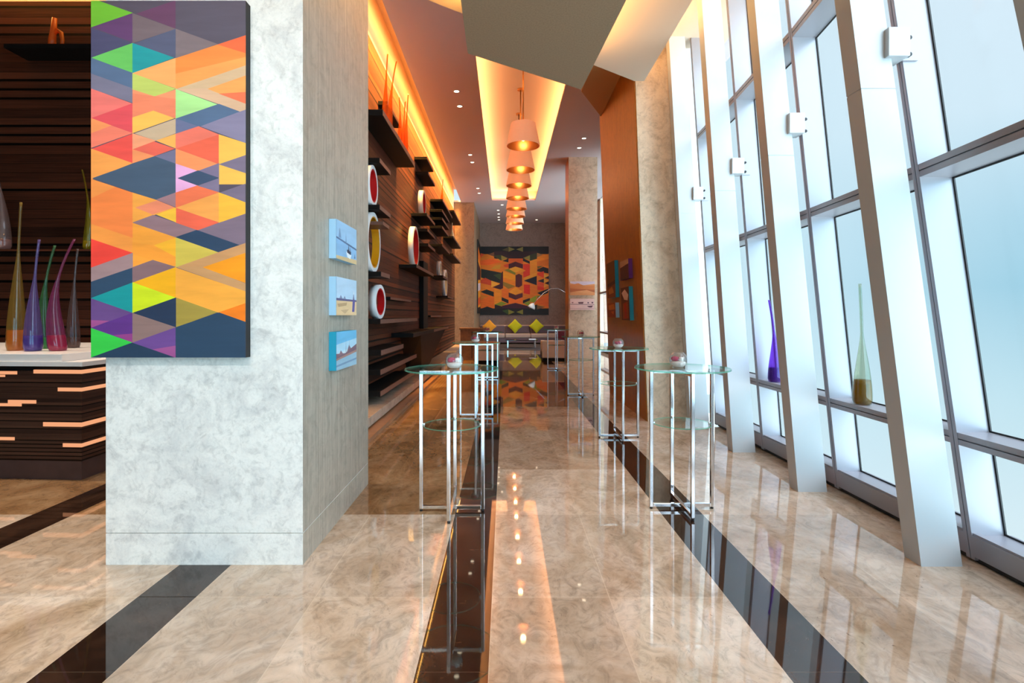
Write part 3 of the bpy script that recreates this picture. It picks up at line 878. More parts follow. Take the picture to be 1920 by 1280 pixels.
# ring sculptures
def ring(label, y, z, R, inner, rotz=0, depth=.11, wall=.06, x=-1.99, sq=.86):
    t = thing('ring_sculpture', label, 'sculpture', (x, y, z), 'round ring sculptures on the timber wall', rotz=rotz)
    seg = 48
    mb = MB(); vs_ = []
    for xx, rr in ((-depth / 2, R), (depth / 2, R), (depth / 2, R - wall), (-depth / 2, R - wall)):
        for i in range(seg):
            a = 2 * PI * i / seg
            vs_.append((xx, rr * math.cos(a) * sq, rr * math.sin(a)))
    for k, m_ in ((0, 0), (1, 0), (3, 0)):
        mb.add(vs_ if k == 0 else [], [], 0)
        for i in range(seg):
            j = (i + 1) % seg; k2 = (k + 1) % 4
            mb.f.append((k * seg + i, k * seg + j, k2 * seg + j, k2 * seg + i)); mb.m.append(0); mb.sm.append(k == 0)
    mb.build('rim', M['ringwhite'], t)
    mi = MB(); vs2 = []
    for xx, rr in ((depth / 2 - .004, R - wall), (-depth / 2, R - wall), (-depth / 2 + .0, R - wall - .02), (depth / 2 - .004, R - wall - .02)):
        for i in range(seg):
            a = 2 * PI * i / seg
            vs2.append((xx, rr * math.cos(a) * sq, rr * math.sin(a)))
    mi.add(vs2, [(k * seg + i, k * seg + (i + 1) % seg, ((k + 1) % 4) * seg + (i + 1) % seg, ((k + 1) % 4) * seg + i) for k in range(4) for i in range(seg)], 0, False)
    mi.build('lining', inner, t)
    return t
ring('large white ring with yellow lining, low beside the pillar edge', 7.66, 2.565, .44, M['yellow'])
ring('tall white ring with red lining in the middle of the timber wall', 11.26, 2.96, .445, M['red'])
ring('low white ring with red lining, lowest on the timber wall', 8.05, 1.695, .265, M['red'], rotz=-.12, wall=.055)
ring('pink lit white ring with red lining, below the cove light', 12.4, 4.15, .315, M['red'], wall=.06)
ring('small cream ring standing on a far shelf', 15.6, 2.87, .235, M['cream'], wall=.05)
ring('large cream lined ring in the far corner', 17.0, 2.52, .44, M['cream'])
ring('small white ring with red lining at the pillar edge, highest of all', 7.62, 3.39, .30, M['red'], wall=.055)

# amber vases on the high shelves
am = clearglass('amber_vase_glass', lin((250, 190, 120)), 1.2, .22, lin((240, 120, 40)), .05)
amb = clearglass('amber_vase_base', lin((240, 150, 80)), 1.0, .4, lin((235, 110, 40)), .05)
AG = 'amber vases on the high shelves of the timber wall'
for y, h, bx, l in ((8.28, 1.15, .05, 'amber drawn vase on the long high shelf, first from the pillar'), (8.62, 1.2, .12, 'leaning amber vase on the long high shelf, second from the pillar'),
                    (9.45, .95, .0, 'amber vase on the long high shelf, third from the pillar'), (9.75, 1.0, .05, 'amber vase on the long high shelf, fourth from the pillar'), (10.0, 1.25, .06, 'amber vase at the far end of the long high shelf')):
    vase('amber_vase', l, (-1.93, y, 4.51), h, .052, am, amb, (bx, .03), .12, AG, .3)
vase('amber_vase', 'amber vase on the highest shelf of the dense far cluster', (-1.95, 16.0, 4.82), .85, .05, am, amb, (.03, .0), .12, AG, .3)
vase('pale_vase', 'pale cream vase glowing on the far corner shelf', (-1.93, 18.9, 4.22), .62, .08, M['cream'], M['cream'], (0, 0), .1)

# ---------------------------------------------------------------- paintings
def clip_out(poly, P):
    """pieces of convex poly outside convex P"""
    def area2(p): return sum(p[i][0] * p[(i + 1) % len(p)][1] - p[(i + 1) % len(p)][0] * p[i][1] for i in range(len(p)))
    if area2(P) < 0: P = P[::-1]
    out = []; cur = poly
    for i in range(len(P)):
        a, b = P[i], P[(i + 1) % len(P)]
        def sd(p): return (b[0] - a[0]) * (p[1] - a[1]) - (b[1] - a[1]) * (p[0] - a[0])
        ins, ots = [], []
        n = len(cur)
        for k in range(n):
            p, q = cur[k], cur[(k + 1) % n]
            sp_, sq_ = sd(p), sd(q)
            if sp_ >= 0: ins.append(p)
            if sp_ <= 0: ots.append(p)
            if (sp_ > 0 and sq_ < 0) or (sp_ < 0 and sq_ > 0):
                t = sp_ / (sp_ - sq_); x = (p[0] + (q[0] - p[0]) * t, p[1] + (q[1] - p[1]) * t)
                ins.append(x); ots.append(x)
        if len(ots) >= 3 and abs(area2(ots)) > 1e-4: out.append(ots)
        cur = ins
        if len(cur) < 3 or abs(area2(cur)) < 1e-4: return out
    return out
def paint_layers(rect, base, layers, grow=0.5):
    x0, y0, x1, y1 = rect
    faces = [([(x0, y0), (x1, y0), (x1, y1), (x0, y1)], base)]
    def clip_rect(poly):
        for ax, lim, sg in ((0, x0, 1), (0, x1, -1), (1, y0, 1), (1, y1, -1)):
            res = []
            for k in range(len(poly)):
                p, q = poly[k], poly[(k + 1) % len(poly)]
                dp, dq = (p[ax] - lim) * sg, (q[ax] - lim) * sg
                if dp >= 0: res.append(p)
                if dp * dq < 0:
                    t = dp / (dp - dq); res.append((p[0] + (q[0] - p[0]) * t, p[1] + (q[1] - p[1]) * t))
            poly = res
            if len(poly) < 3: return None
        return poly
    flat = []
    for poly, col in layers:
        n = len(poly); sg = set()
        for k in range(n):
            a, b, c = poly[k - 1], poly[k], poly[(k + 1) % n]
            cr_ = (b[0] - a[0]) * (c[1] - b[1]) - (b[1] - a[1]) * (c[0] - b[0])
            if abs(cr_) > 1e-6: sg.add(cr_ > 0)
        if len(sg) > 1:
            from mathutils.geometry import tessellate_polygon
            for tri in tessellate_polygon([[Vector((p[0], p[1], 0)) for p in poly]]):
                flat.append(([poly[i] for i in tri], col))
        else: flat.append((poly, col))
    for poly, col in flat:
        cx_ = sum(p[0] for p in poly) / len(poly); cy_ = sum(p[1] for p in poly) / len(poly)
        gp_ = []
        for p in poly:
            d_ = math.hypot(p[0] - cx_, p[1] - cy_) or 1
            gp_.append((p[0] + (p[0] - cx_) / d_ * grow, p[1] + (p[1] - cy_) / d_ * grow))
        poly = clip_rect(gp_)
        if not poly: continue
        nf = []
        for f, c in faces: nf += [(pc_, c) for pc_ in clip_out(f, poly)]
        nf.append((poly, col)); faces = nf
    return faces
def paint_mat():
    m, nt, b = newmat('painted_canvas')
    at = nt.nodes.new('ShaderNodeAttribute'); at.attribute_name = 'paint'
    v = mapping(nt, 1, 1, 6)
    n1 = noise(nt, v, 3, 6, .3)
    k = ramp(nt, n1, [(0.3, g(.88)), (0.7, g(1.06))])
    nt.links.new(mixc(nt, 1.0, at.outputs['Color'], k, 'MULTIPLY'), b.inputs['Base Color'])
    b.inputs['Roughness'].default_value = .6
    return m
M['paint'] = paint_mat()
def picture(parent, faces, rect, W, Hh, plane, off, name='painted_face'):
    """faces in picture units inside rect -> a flat painted mesh W x Hh; plane maps (u right, v up) to local xyz"""
    x0, y0, x1, y1 = rect
    V = []; Fs = []; cols = []
    for poly, col in faces:
        o = len(V)
        for p in poly:
            u = ((p[0] - x0) / (x1 - x0) - .5) * W; v = (.5 - (p[1] - y0) / (y1 - y0)) * Hh
            V.append(plane(u, v, off))
        Fs.append(tuple(range(o, o + len(poly)))); cols.append(col)
    me = bpy.data.meshes.new(name); me.from_pydata(V, [], Fs)
    me.materials.append(M['paint'])
    ca = me.color_attributes.new('paint', 'FLOAT_COLOR', 'CORNER')
    for p, c in zip(me.polygons, cols):
        c0 = lin(c)
        for li in p.loop_indices: ca.data[li].color = c0
    o = bpy.data.objects.new(name, me); C.objects.link(o); o.parent = parent
    return o
P_FRONT = lambda u, v, o: (u, -o, v)       # faces the viewer
P_RIGHT = lambda u, v, o: (o, u, v)        # on a wall facing right, u runs away from the viewer
P_LEFT = lambda u, v, o: (-o, -u, v)       # on a face turned left, u runs toward the viewer
def canvas(label, cat, loc, W, Hh, D, plane, faces, rect, edge, group=None, name='painting'):
    t = thing(name, label, cat, loc, group)
    mb = MB()
    c = [plane(-W / 2, -Hh / 2, 0), plane(W / 2, Hh / 2, D)]
    lo_ = [min(a, b) for a, b in zip(*c)]; hi = [max(a, b) for a, b in zip(*c)]
    mb.box(lo_[0], hi[0], lo_[1], hi[1], lo_[2], hi[2]); mb.build('canvas_edge', edge, t)
    picture(t, faces, rect, W, Hh, plane, D + .0015)
    return t

# large geometric painting on the pillar
def snap(x):
    for c in (249.0, 330.0, 410.7):
        if abs(x - c) < 2.0: return c
    return x
def c3(*p): return [(snap(160 + x / 3.7656), y / 3.7656) for x, y in p]
def c4(*p): return [(snap(160 + x / 3.556), 330 + y / 3.556) for x, y in p]
DK = (84, 74, 90)
big = [
 (c3((20,0),(75,0),(335,92),(20,200)), (112,186,44)), (c3((50,193),(338,95),(338,300)), (98,58,106)),
 (c3((40,198),(338,305),(40,408)), (74,72,106)), (c3((45,408),(338,305),(338,515)), (104,194,92)),
 (c3((20,402),(338,515),(338,625),(20,512)), (86,108,140)), (c3((20,512),(338,625),(338,727),(20,617)), (124,118,140)),
 (c3((20,618),(335,732),(20,845)), (244,118,108)), (c3((45,834),(338,730),(338,940)), (234,78,86)),
 (c3((20,826),(190,888),(20,955)), (255,150,88)), (c3((20,950),(185,888),(335,940),(20,1052)), (250,126,100)),
 (c3((45,1052),(338,945),(338,1150)), (244,80,70)), (c3((20,1042),(335,1152),(20,1275)), (255,160,76)),
 (c3((338,95),(635,205),(338,305)), (116,98,104)), (c3((360,98),(640,3),(640,203)), (104,60,94)),
 (c3((345,308),(640,205),(640,410)), (84,88,116)), (c3((340,305),(628,408),(340,517)), (14,152,156)),
 (c3((338,517),(640,410),(640,625)), (255,172,98)), (c3((338,518),(640,628),(490,682),(338,635)), (196,206,100)),
 (c3((338,632),(490,682),(640,632),(640,835),(480,785),(338,835)), (250,150,104)), (c3((338,660),(640,700),(640,835),(480,785),(338,835)), (246,134,96)),
 (c3((338,830),(480,783),(630,835),(338,940)), (255,190,84)), (c3((350,942),(640,838),(640,940),(500,992)), (206,174,142)),
 (c3((338,942),(500,993),(338,1055)), (250,160,116)), (c3((500,993),(640,945),(640,1048)), (255,176,84)),
 (c3((338,1055),(485,1000),(632,1050),(490,1100)), (242,100,80)), (c3((338,1055),(490,1102),(338,1152)), (250,148,92)),
 (c3((490,1105),(640,1055),(640,1158)), (118,112,140)),
 (c3((640,0),(1140,0),(1140,250),(935,318),(640,203)), (88,80,96)), (c3((645,205),(935,312),(645,412)), (130,112,116)),
 (c3((640,412),(1140,250),(1140,468),(640,628)), (255,160,80)), (c3((640,412),(935,316),(1140,380),(1140,400),(640,520)), (255,140,60)), (c3((935,315),(1140,248),(1140,378)), (250,104,56)),
 (c3((640,630),(1140,460),(1140,535),(760,662)), (218,180,140)), (c3((640,628),(880,625),(1140,735),(1140,805)), (222,178,142)),
 (c3((865,628),(1140,532),(1140,735)), (255,164,84)), (c3((950,662),(1140,650),(1140,735)), (246,116,74)),
 (c3((645,630),(932,737),(645,836)), (176,228,142)), (c3((645,837),(945,735),(1095,790),(810,892)), (84,108,140)),
 (c3((1090,790),(1140,773),(1140,1012),(815,892)), (138,128,156)), (c3((640,838),(800,892),(640,945)), (108,112,146)),
 (c3((640,945),(800,893),(945,950),(790,1002),(640,1050)), (246,118,96)), (c3((640,1050),(945,950),(945,1158)), (246,100,70)),
 (c3((640,1050),(940,1160),(790,1208),(640,1158)), (255,148,90)),
 (c3((946,950),(1140,1014),(1140,1300),(946,1300)), (255,190,80)), (c3((950,1160),(1140,1093),(1140,1224)), (128,112,134)),
 ([(174,334),(290,293.2),(330,307.2),(330,361),(293.5,374.5)], (70,88,110)),
 (c4((36,18),(312,112),(312,415),(36,318)), (255,132,62)), (c4((36,18),(200,72),(36,150)), (255,150,70)),
 (c4((312,110),(470,158),(602,212),(450,262),(312,312)), (255,164,66)), (c4((335,210),(480,163),(595,208),(450,255)), (246,138,100)),
 (c4((475,157),(602,110),(602,207)), (166,120,126)), (c4((603,-82),(760,-30),(603,20)), (242,172,216)), (c4((603,12),(752,65),(603,110)), (242,172,216)),
 (c4((755,-35),(890,-85),(890,10)), (128,112,140)), (c4((603,110),(750,63),(890,108),(603,212)), (250,116,74)),
 (c4((750,65),(890,15),(890,107)), (130,114,140)), (c4((618,14),(752,-36),(885,14),(752,60)), (58,76,104)),
 (c4((603,212),(890,110),(890,308)), (255,164,76)), (c4((603,212),(890,310),(745,362),(603,312)), (246,100,70)),
 (c4((890,110),(1067,172),(1067,255),(890,310)), (255,186,56)), (c4((900,110),(1067,52),(1067,174)), (124,108,130)),
 (c4((475,257),(602,212),(602,308)), (255,190,54)), (c4((315,310),(455,260),(750,362),(602,410)), (150,114,120)),
 (c4((750,362),(1067,252),(1067,450),(1020,462)), (130,108,124)), (c4((605,407),(745,360),(1030,460),(890,508)), (38,64,92)),
 (c4((36,318),(312,412),(312,512),(36,418)), (255,152,64)), (c4((36,418),(312,512),(36,618)), (250,66,52)),
 (c4((312,312),(602,410),(602,605),(450,560),(312,608)), (255,160,54)), (c4((450,465),(602,412),(602,605)), (255,178,40)), (c4((312,440),(460,465),(602,540),(602,600),(450,560),(312,520)), (255,156,50)),
 (c4((602,410),(890,510),(602,610)), (218,188,76)),
 (c4((602,608),(890,508),(1067,447),(1067,515),(785,610)), (210,150,96)), (c4((602,606),(785,605),(1067,715),(1067,768)), (206,150,98)),
 (c4((785,608),(1067,513),(1067,712)), (255,154,12)),
 (c4((36,612),(312,512),(312,610),(36,706)), (166,130,130)), (c4((36,706),(312,610),(312,712),(36,814)), (44,70,96)),
 (c4((312,608),(450,560),(600,606),(312,708)), (140,104,106)), (c4((312,710),(602,607),(602,812)), (255,176,12)),
 (c4((38,814),(312,710),(312,912)), (8,150,150)), (c4((313,708),(602,811),(313,913)), (216,228,22)),
 (c4((603,610),(1067,768),(1067,972),(603,810)), (255,170,60)), (c4((895,908),(1067,848),(1067,972)), (255,128,12)),
 (c4((603,810),(880,908),(603,1008)), (170,144,60)), (c4((318,912),(602,810),(602,1008)), (32,50,78)),
 (c4((36,814),(312,912),(36,1012)), (108,72,132)), (c4((36,960),(160,965),(36,1012)), (170,80,140)),
 (c4((40,1012),(312,912),(312,1110)), (98,48,132)), (c4((190,1060),(312,1050),(312,1110)), (150,60,130)), (c4((313,912),(602,1008),(313,1110)), (146,114,108)),
 (c4((36,1012),(312,1110),(36,1210)), (52,202,70)), (c4((36,1210),(312,1110),(602,1210)), (32,58,84)),
 (c4((318,1110),(602,1008),(602,1210)), (110,70,140)), (c4((450,1155),(602,1130),(602,1210)), (160,80,140)),
 (c4((603,1008),(885,910),(1067,972),(1067,1212),(603,1212)), (38,66,92)),
]
PR = (171.0, 1.5, 461.0, 670.0)
PD = 3.04
xl, xr = (PR[0] - VX) * PD / F, (PR[2] - VX) * PD / F
zt_, zb_ = H - (PR[1] - VY) * PD / F, H - (PR[3] - VY) * PD / F
canvas('large tall canvas of bright triangles hanging on the grey stone pillar', 'painting', ((xl + xr) / 2, 3.094, (zt_ + zb_) / 2), xr - xl, zt_ - zb_, 3.094 - PD, P_FRONT, paint_layers(PR, DK, big), PR, M['black_edge'])

# square geometric painting on the end wall
BKR = (165, 105, 1270, 1195)
bl = (18, 14, 18)
back = [
 ([(165,105),(1270,105),(1270,225),(165,225)], bl), ([(390,180),(1080,180),(1080,300),(390,300)], (48,14,22)), ([(520,160),(625,110),(625,185)], (84,70,36)), ([(625,110),(725,148),(625,188)], (132,118,56)), ([(855,110),(748,150),(855,188)], (132,118,56)),
 ([(290,230),(390,195),(390,265)], (120,70,44)), ([(165,210),(280,235),(390,290),(625,375),(625,410),(480,525),(165,450)], (222,118,16)), ([(165,330),(360,300),(520,350),(300,400),(165,400)], (236,96,16)), ([(165,215),(240,225),(165,290)], (230,80,30)),
 ([(380,250),(505,240),(512,330),(480,315)], (52,56,20)), ([(505,245),(610,290),(510,330)], (140,122,48)), ([(520,335),(622,295),(622,358)], (16,12,12)), ([(540,400),(625,375),(625,440),(560,430)], (220,70,24)), ([(400,410),(500,390),(480,460),(330,470)], (206,140,30)),
 ([(625,295),(855,295),(855,385),(735,345),(625,385)], (226,92,24)), ([(625,385),(735,345),(735,425),(625,462)], (72,10,24)), ([(735,345),(855,388),(855,458),(735,425)], (84,12,30)),
 ([(855,290),(965,340),(965,382),(855,335)], (14,12,12)), ([(860,288),(967,243),(967,328)], (132,120,46)), ([(967,240),(1080,205),(1080,310),(967,335)], (40,46,20)), ([(860,385),(967,385),(967,600),(860,600)], (222,48,16)), ([(967,335),(1080,300),(1080,560),(967,580)], (232,140,26)),
 ([(1082,205),(1175,235),(1082,275)], (160,110,60)), ([(1082,280),(1270,220),(1270,410),(1082,420)], (236,132,20)), ([(1082,345),(1270,300),(1270,410),(1082,420)], (214,108,18)), ([(1085,470),(1180,428),(1265,455),(1265,535),(1085,500)], (18,12,26)), ([(1085,420),(1180,415),(1090,465)], (96,88,30)),
 ([(1088,525),(1192,500),(1192,605),(1088,560)], (228,60,20)), ([(1192,535),(1270,570),(1192,610)], (230,166,60)), ([(1192,615),(1270,650),(1192,690)], (230,166,60)), ([(1192,690),(1270,720),(1192,760)], (238,160,50)), ([(1270,575),(1270,625),(1205,605)], (44,10,30)), ([(1270,660),(1270,715),(1205,690)], (44,10,30)),
 ([(180,460),(520,525),(520,700),(180,600)], (16,26,20)), ([(380,560),(510,530),(510,650)], (52,66,26)), ([(515,510),(535,500),(535,770),(490,790),(365,755),(480,705)], (70,12,26)),
 ([(535,500),(735,562),(735,745),(535,668)], (242,150,14)), ([(535,600),(735,655),(735,745),(535,668)], (240,130,14)), ([(550,480),(625,462),(735,520),(735,560)], (132,124,30)), ([(625,462),(735,425),(850,465),(735,522)], (244,164,36)), ([(735,522),(850,465),(900,490),(735,562)], (240,140,26)),
 ([(735,562),(790,540),(842,565),(842,725),(790,757),(735,742)], (88,10,20)), ([(535,665),(735,738),(620,782),(535,722)], (150,112,28)), ([(870,600),(1075,520),(1075,575),(880,640)], (238,150,30)),
 ([(175,640),(250,605),(345,650),(345,725),(175,690)], (210,66,24)), ([(345,650),(482,705),(345,755)], (246,170,50)), ([(868,650),(1077,573),(1077,722)], (16,10,34)),
 ([(855,665),(1077,740),(1077,880),(855,870)], (240,120,20)), ([(870,710),(967,715),(967,870),(870,850)], (230,36,12)), ([(1088,655),(1192,618),(1192,685)], (26,8,26)), ([(1088,660),(1192,688),(1192,770),(1088,740)], (234,84,40)), ([(1088,740),(1192,760),(1192,800),(1088,800)], (230,50,20)),
 ([(170,825),(270,790),(385,830),(385,905),(210,845)], (12,18,18)), ([(170,850),(390,910),(390,1080),(170,1100)], (232,106,10)), ([(170,870),(300,900),(170,960)], (210,120,20)), ([(395,770),(510,800),(510,980),(395,1030)], (240,140,20)), ([(515,800),(625,780),(625,930),(515,910)], (236,110,20)),
 ([(625,830),(735,750),(850,825),(735,875)], (246,152,26)), ([(625,838),(735,878),(735,955),(625,912)], (72,10,24)), ([(735,878),(850,845),(850,912),(735,955)], (84,12,28)), ([(625,912),(735,955),(850,912),(850,1012),(625,1012)], (240,110,14)),
 ([(512,912),(622,958),(622,1015),(512,965)], (14,12,14)), ([(855,965),(967,925),(967,965),(855,1012)], (14,12,14)), ([(395,1032),(510,980),(602,1015),(512,1052)], (132,140,30)), ([(860,1012),(967,970),(967,1060)], (140,150,30)), ([(967,940),(1080,880),(1060,1000),(967,985)], (150,160,30)), ([(1085,890),(1175,880),(1085,925)], (120,130,30)),
 ([(520,1050),(735,1005),(960,1060),(960,1100),(520,1100)], (60,8,38)), ([(1085,845),(1262,778),(1262,845),(1150,885)], (18,18,28)), ([(1085,930),(1270,880),(1270,1075),(1050,1000)], (242,104,22)),
 ([(165,1092),(1270,1092),(1270,1195),(165,1195)], (16,12,16)), ([(170,1100),(280,1062),(395,1100)], bl), ([(400,1030),(520,1060),(520,1100),(400,1100)], (36,14,20)), ([(967,1060),(1085,1030),(1085,1100),(967,1100)], (30,30,16)),
 ([(1082,1040),(1210,1072),(1082,1108)], (130,90,50)), ([(620,1110),(722,1150),(622,1192)], (130,124,44)), ([(855,1110),(748,1150),(855,1188)], (130,124,44)), ([(520,1130),(620,1105),(620,1190)], (50,74,24)),
]
canvas('large square canvas of orange and black triangles on the end wall', 'painting', (.49, 27.19, 3.26), 3.6, 3.58, .06, P_FRONT, paint_layers(BKR, (230, 122, 18), back), BKR, M['black_edge'])
# its narrow neighbour on the return of the pilaster
SR = (0, 0, 10, 40)
side = [([(0,0),(10,0),(10,6),(0,4)], bl), ([(0,4),(10,6),(10,12),(0,10)], (230,110,20)), ([(0,12),(10,14),(10,20),(0,22)], (60,14,26)), ([(0,24),(10,22),(10,26),(0,28)], (220,200,210)), ([(0,32),(10,30),(10,34),(0,36)], (224,80,20)), ([(0,37),(10,36),(10,40),(0,40)], bl)]
canvas('geometric canvas seen edge on, on the return wall left of the sofa', 'painting', (-1.329, 25.7, 3.3), 2.4, 3.5, .05, P_RIGHT, paint_layers(SR, (240, 150, 30), side, .05), SR, M['black_edge'])

# three small seascapes on the pillar side
R10 = (0, 0, 100, 60)
A = [([(0,26),(100,33),(100,36),(0,29)], (86,110,146)), ([(15,10),(22,26),(10,26)], (120,150,186)), ([(45,12),(47,30),(43,30)], (110,140,180)), ([(0,29),(100,36),(100,60),(0,60)], (140,182,220)), ([(0,55),(100,52),(100,60),(0,60)], (214,186,140)),
     ([(46,44),(72,47),(66,54),(52,52)], (236,240,244)), ([(50,40),(70,42),(68,47),(52,45)], (40,44,70)), ([(58,30),(62,44),(55,44)], (60,60,80)), ([(66,34),(68,44),(64,44)], (70,70,90)), ([(90,42),(93,50),(88,50)], (80,90,120))]
B = [([(0,33),(100,34),(100,37),(0,37)], (98,92,130)), ([(20,28),(28,33),(14,33)], (130,140,170)), ([(38,29),(44,33),(32,33)], (130,140,170)), ([(0,37),(100,37),(100,60),(0,60)], (230,196,150)), ([(5,42),(50,39),(46,44),(10,47)], (196,160,120)), ([(20,52),(60,50),(40,57)], (206,170,130)),
     ([(84,22),(88,34),(80,34)], (110,110,150)), ([(80,34),(92,34),(88,54),(76,54)], (96,90,150)), ([(83,24),(85,18),(87,24)], (220,230,240))]
D_ = [([(0,0),(100,0),(100,14),(0,20)], (110,186,226)), ([(0,20),(100,14),(100,26),(0,34)], (176,214,234)), ([(0,34),(40,36),(100,24),(100,34),(0,42)], (128,100,112)), ([(20,30),(30,36),(10,38)], (140,110,120)), ([(60,24),(70,30),(50,34)], (136,108,120)), ([(0,42),(100,34),(100,38),(0,45)], (170,130,120)), ([(0,45),(100,38),(100,60),(0,60)], (150,186,206)), ([(0,52),(100,48),(100,51),(0,55)], (120,150,180)), ([(45,10),(46,34),(44,34)], (110,120,150)), ([(62,14),(63,30),(61,30)], (110,120,150))]
for z0, z1, col, lay, edge, l in ((1.885, 2.155, (158, 196, 228), A, M['blue_edge'], 'small pale blue seascape with a boat, topmost of three on the pillar side'),
                                  (1.493, 1.760, (186, 212, 234), B, M['blue_edge'], 'small beach canvas with a standing figure, middle of three on the pillar side'),
                                  (1.112, 1.378, (206, 224, 232), D_, M['teal_edge'], 'small harbour canvas with teal edge, lowest of three on the pillar side')):
    canvas(l, 'painting', (-1.209, 3.79, (z0 + z1) / 2), .48, z1 - z0, .05, P_RIGHT, paint_layers(R10, col, lay), R10, edge, 'small canvases on the pillar side', 'small_canvas')
# four canvases on the veneered pier
R5 = (0, 0, 50, 60)
E1 = [([(0,40),(50,36),(50,60),(0,60)], (110,56,24)), ([(5,46),(30,42),(40,52),(10,54)], (176,120,60)), ([(0,36),(50,32),(50,38),(0,42)], (50,24,20))]
E2 = [([(0,0),(50,0),(50,14),(0,20)], (190,150,120)), ([(10,24),(40,20),(44,50),(8,54)], (50,12,30)), ([(0,54),(50,52),(50,60),(0,60)], (36,10,24))]
E3 = [([(5,10),(25,4),(45,14),(40,24),(20,22)], (226,196,180)), ([(10,30),(40,26),(44,56),(8,58)], (150,66,24)), ([(20,30),(28,28),(30,56),(22,56)], (170,30,24))]
E4 = [([(5,10),(40,6),(44,26),(10,30)], (196,120,50)), ([(0,30),(50,28),(50,56),(0,58)], (130,50,20)), ([(20,36),(40,34),(36,48)], (190,96,50))]
def pier_x(z): return 1.985 - .037 * z
for ya, yb, z0, z1, base, lay, edge, l in ((8.68, 9.35, 1.79, 2.41, (96, 62, 22), E1, M['teal_edge'], 'brown canvas with long turquoise edge, upper left on the veneered pier'),
                                           (7.72, 8.28, 2.04, 2.335, (70, 18, 36), E2, M['purple_edge'], 'dark canvas with purple edge, upper right on the veneered pier'),
                                           (7.75, 8.28, 1.41, 1.92, (90, 44, 26), E3, M['teal_edge'], 'canvas with pale flower and teal edge, lower right on the veneered pier'),
                                           (8.73, 9.38, 1.446, 1.70, (150, 76, 34), E4, M['blue_edge'], 'rust coloured canvas with pale blue edge, lower left on the veneered pier')):
    o = canvas(l, 'painting', (pier_x((z0 + z1) / 2) - .001, (ya + yb) / 2, (z0 + z1) / 2), yb - ya, z1 - z0, .06, P_LEFT, paint_layers(R5, base, lay), R5, edge, 'small canvases on the veneered pier', 'small_canvas')
    o.rotation_euler = (0, -math.atan(.037), 0)
# two landscapes on the stone column
R7 = (0, 0, 180, 100)
G1 = [([(0,0),(180,0),(180,18),(90,28),(0,14)], (214,206,222)), ([(0,26),(60,14),(110,34),(180,30),(180,60),(0,50)], (216,140,84)), ([(0,50),(180,60),(180,80),(90,66),(0,78)], (190,110,66)), ([(40,74),(120,62),(180,82),(90,88)], (232,170,116))]
G2 = [([(0,46),(180,50),(180,54),(0,50)], (110,86,96)), ([(60,30),(100,28),(96,44),(66,44)], (120,80,90)), ([(130,30),(140,30),(140,40),(130,40)], (110,80,96)), ([(160,28),(172,28),(172,40),(160,40)], (110,80,96)), ([(10,30),(26,28),(22,42)], (150,110,120)), ([(125,64),(170,60),(160,78),(140,76)], (110,76,84)), ([(0,84),(180,86),(180,90),(0,88)], (200,160,160))]
canvas('small orange dune landscape, upper canvas on the tan stone column', 'painting', (2.355, 15.798, 2.29), .75, .42, .05, P_FRONT, paint_layers(R7, (226, 160, 104), G1), R7, M['tan_edge'], 'small canvases on the stone column', 'small_canvas')
canvas('small pale pink waterfront sketch, lower canvas on the tan stone column', 'painting', (2.345, 15.798, 1.80), .74, .34, .05, P_FRONT, paint_layers(R7, (236, 206, 200), G2), R7, M['tan_edge'], 'small canvases on the stone column', 'small_canvas')

# ---------------------------------------------------------------- pendant lamps and downlights
def make_pendant(label, loc):
    t = thing('pendant_lamp', label, 'lamp', loc, 'row of pendant lamps in the light slot')
    R, r, h = .335, .245, .44
    so = MB(); so.lathe([(R, 0), (r, h)], 0, 0, 48); so.lathe([(R, 0), (R - .012, 0)], 0, 0, 48); so.lathe([(r, h), (.02, h + .002)], 0, 0, 48)
    so.build('shade', M['shade_out'], t)
    si = MB(); si.lathe([(R - .008, .002), (r - .008, h - .004)], 0, 0, 48); si.lathe([(r - .008, h - .004), (.02, h - .004)], 0, 0, 48)
    si.build('shade_lining', M['shade_in'], t)
    b_ = MB(); b_.ball((0, 0, .15), .05, seg=16, rings=10); b_.build('bulb', M['bulb'], t)
    s_ = MB(); s_.tube([(0, 0, .2), (0, 0, h)], .018, 10); s_.build('socket', M['brass'], t)
    ro = MB(); ro.tube([(0, 0, h), (0, 0, ZC + .40 - loc[2])], .014, 10); ro.build('rod', M['brass'], t)
    cn = MB(); cn.lathe([(.075, ZC + .39 - loc[2]), (.075, ZC + .418 - loc[2])], 0, 0, 24, close=True); cn.build('ceiling_rose', M['brass'], t)
    return t
PY = [10.28, 12.0, 13.47, 14.93, 16.44, 17.7, 19.06, 20.44]
ORD = ['nearest', 'second', 'third', 'fourth', 'fifth', 'sixth', 'seventh', 'farthest']
p0 = make_pendant('nearest peach drum pendant lamp of the row in the light slot', (.36, PY[0], 4.84))
for k in range(1, 8): dup(p0, (.36, PY[k], 4.84), '%s peach drum pendant lamp of the row in the light slot' % ORD[k])
for y in PY: point('pendant_light', (.36, y, 4.93), 7, (1, .62, .3), .05)

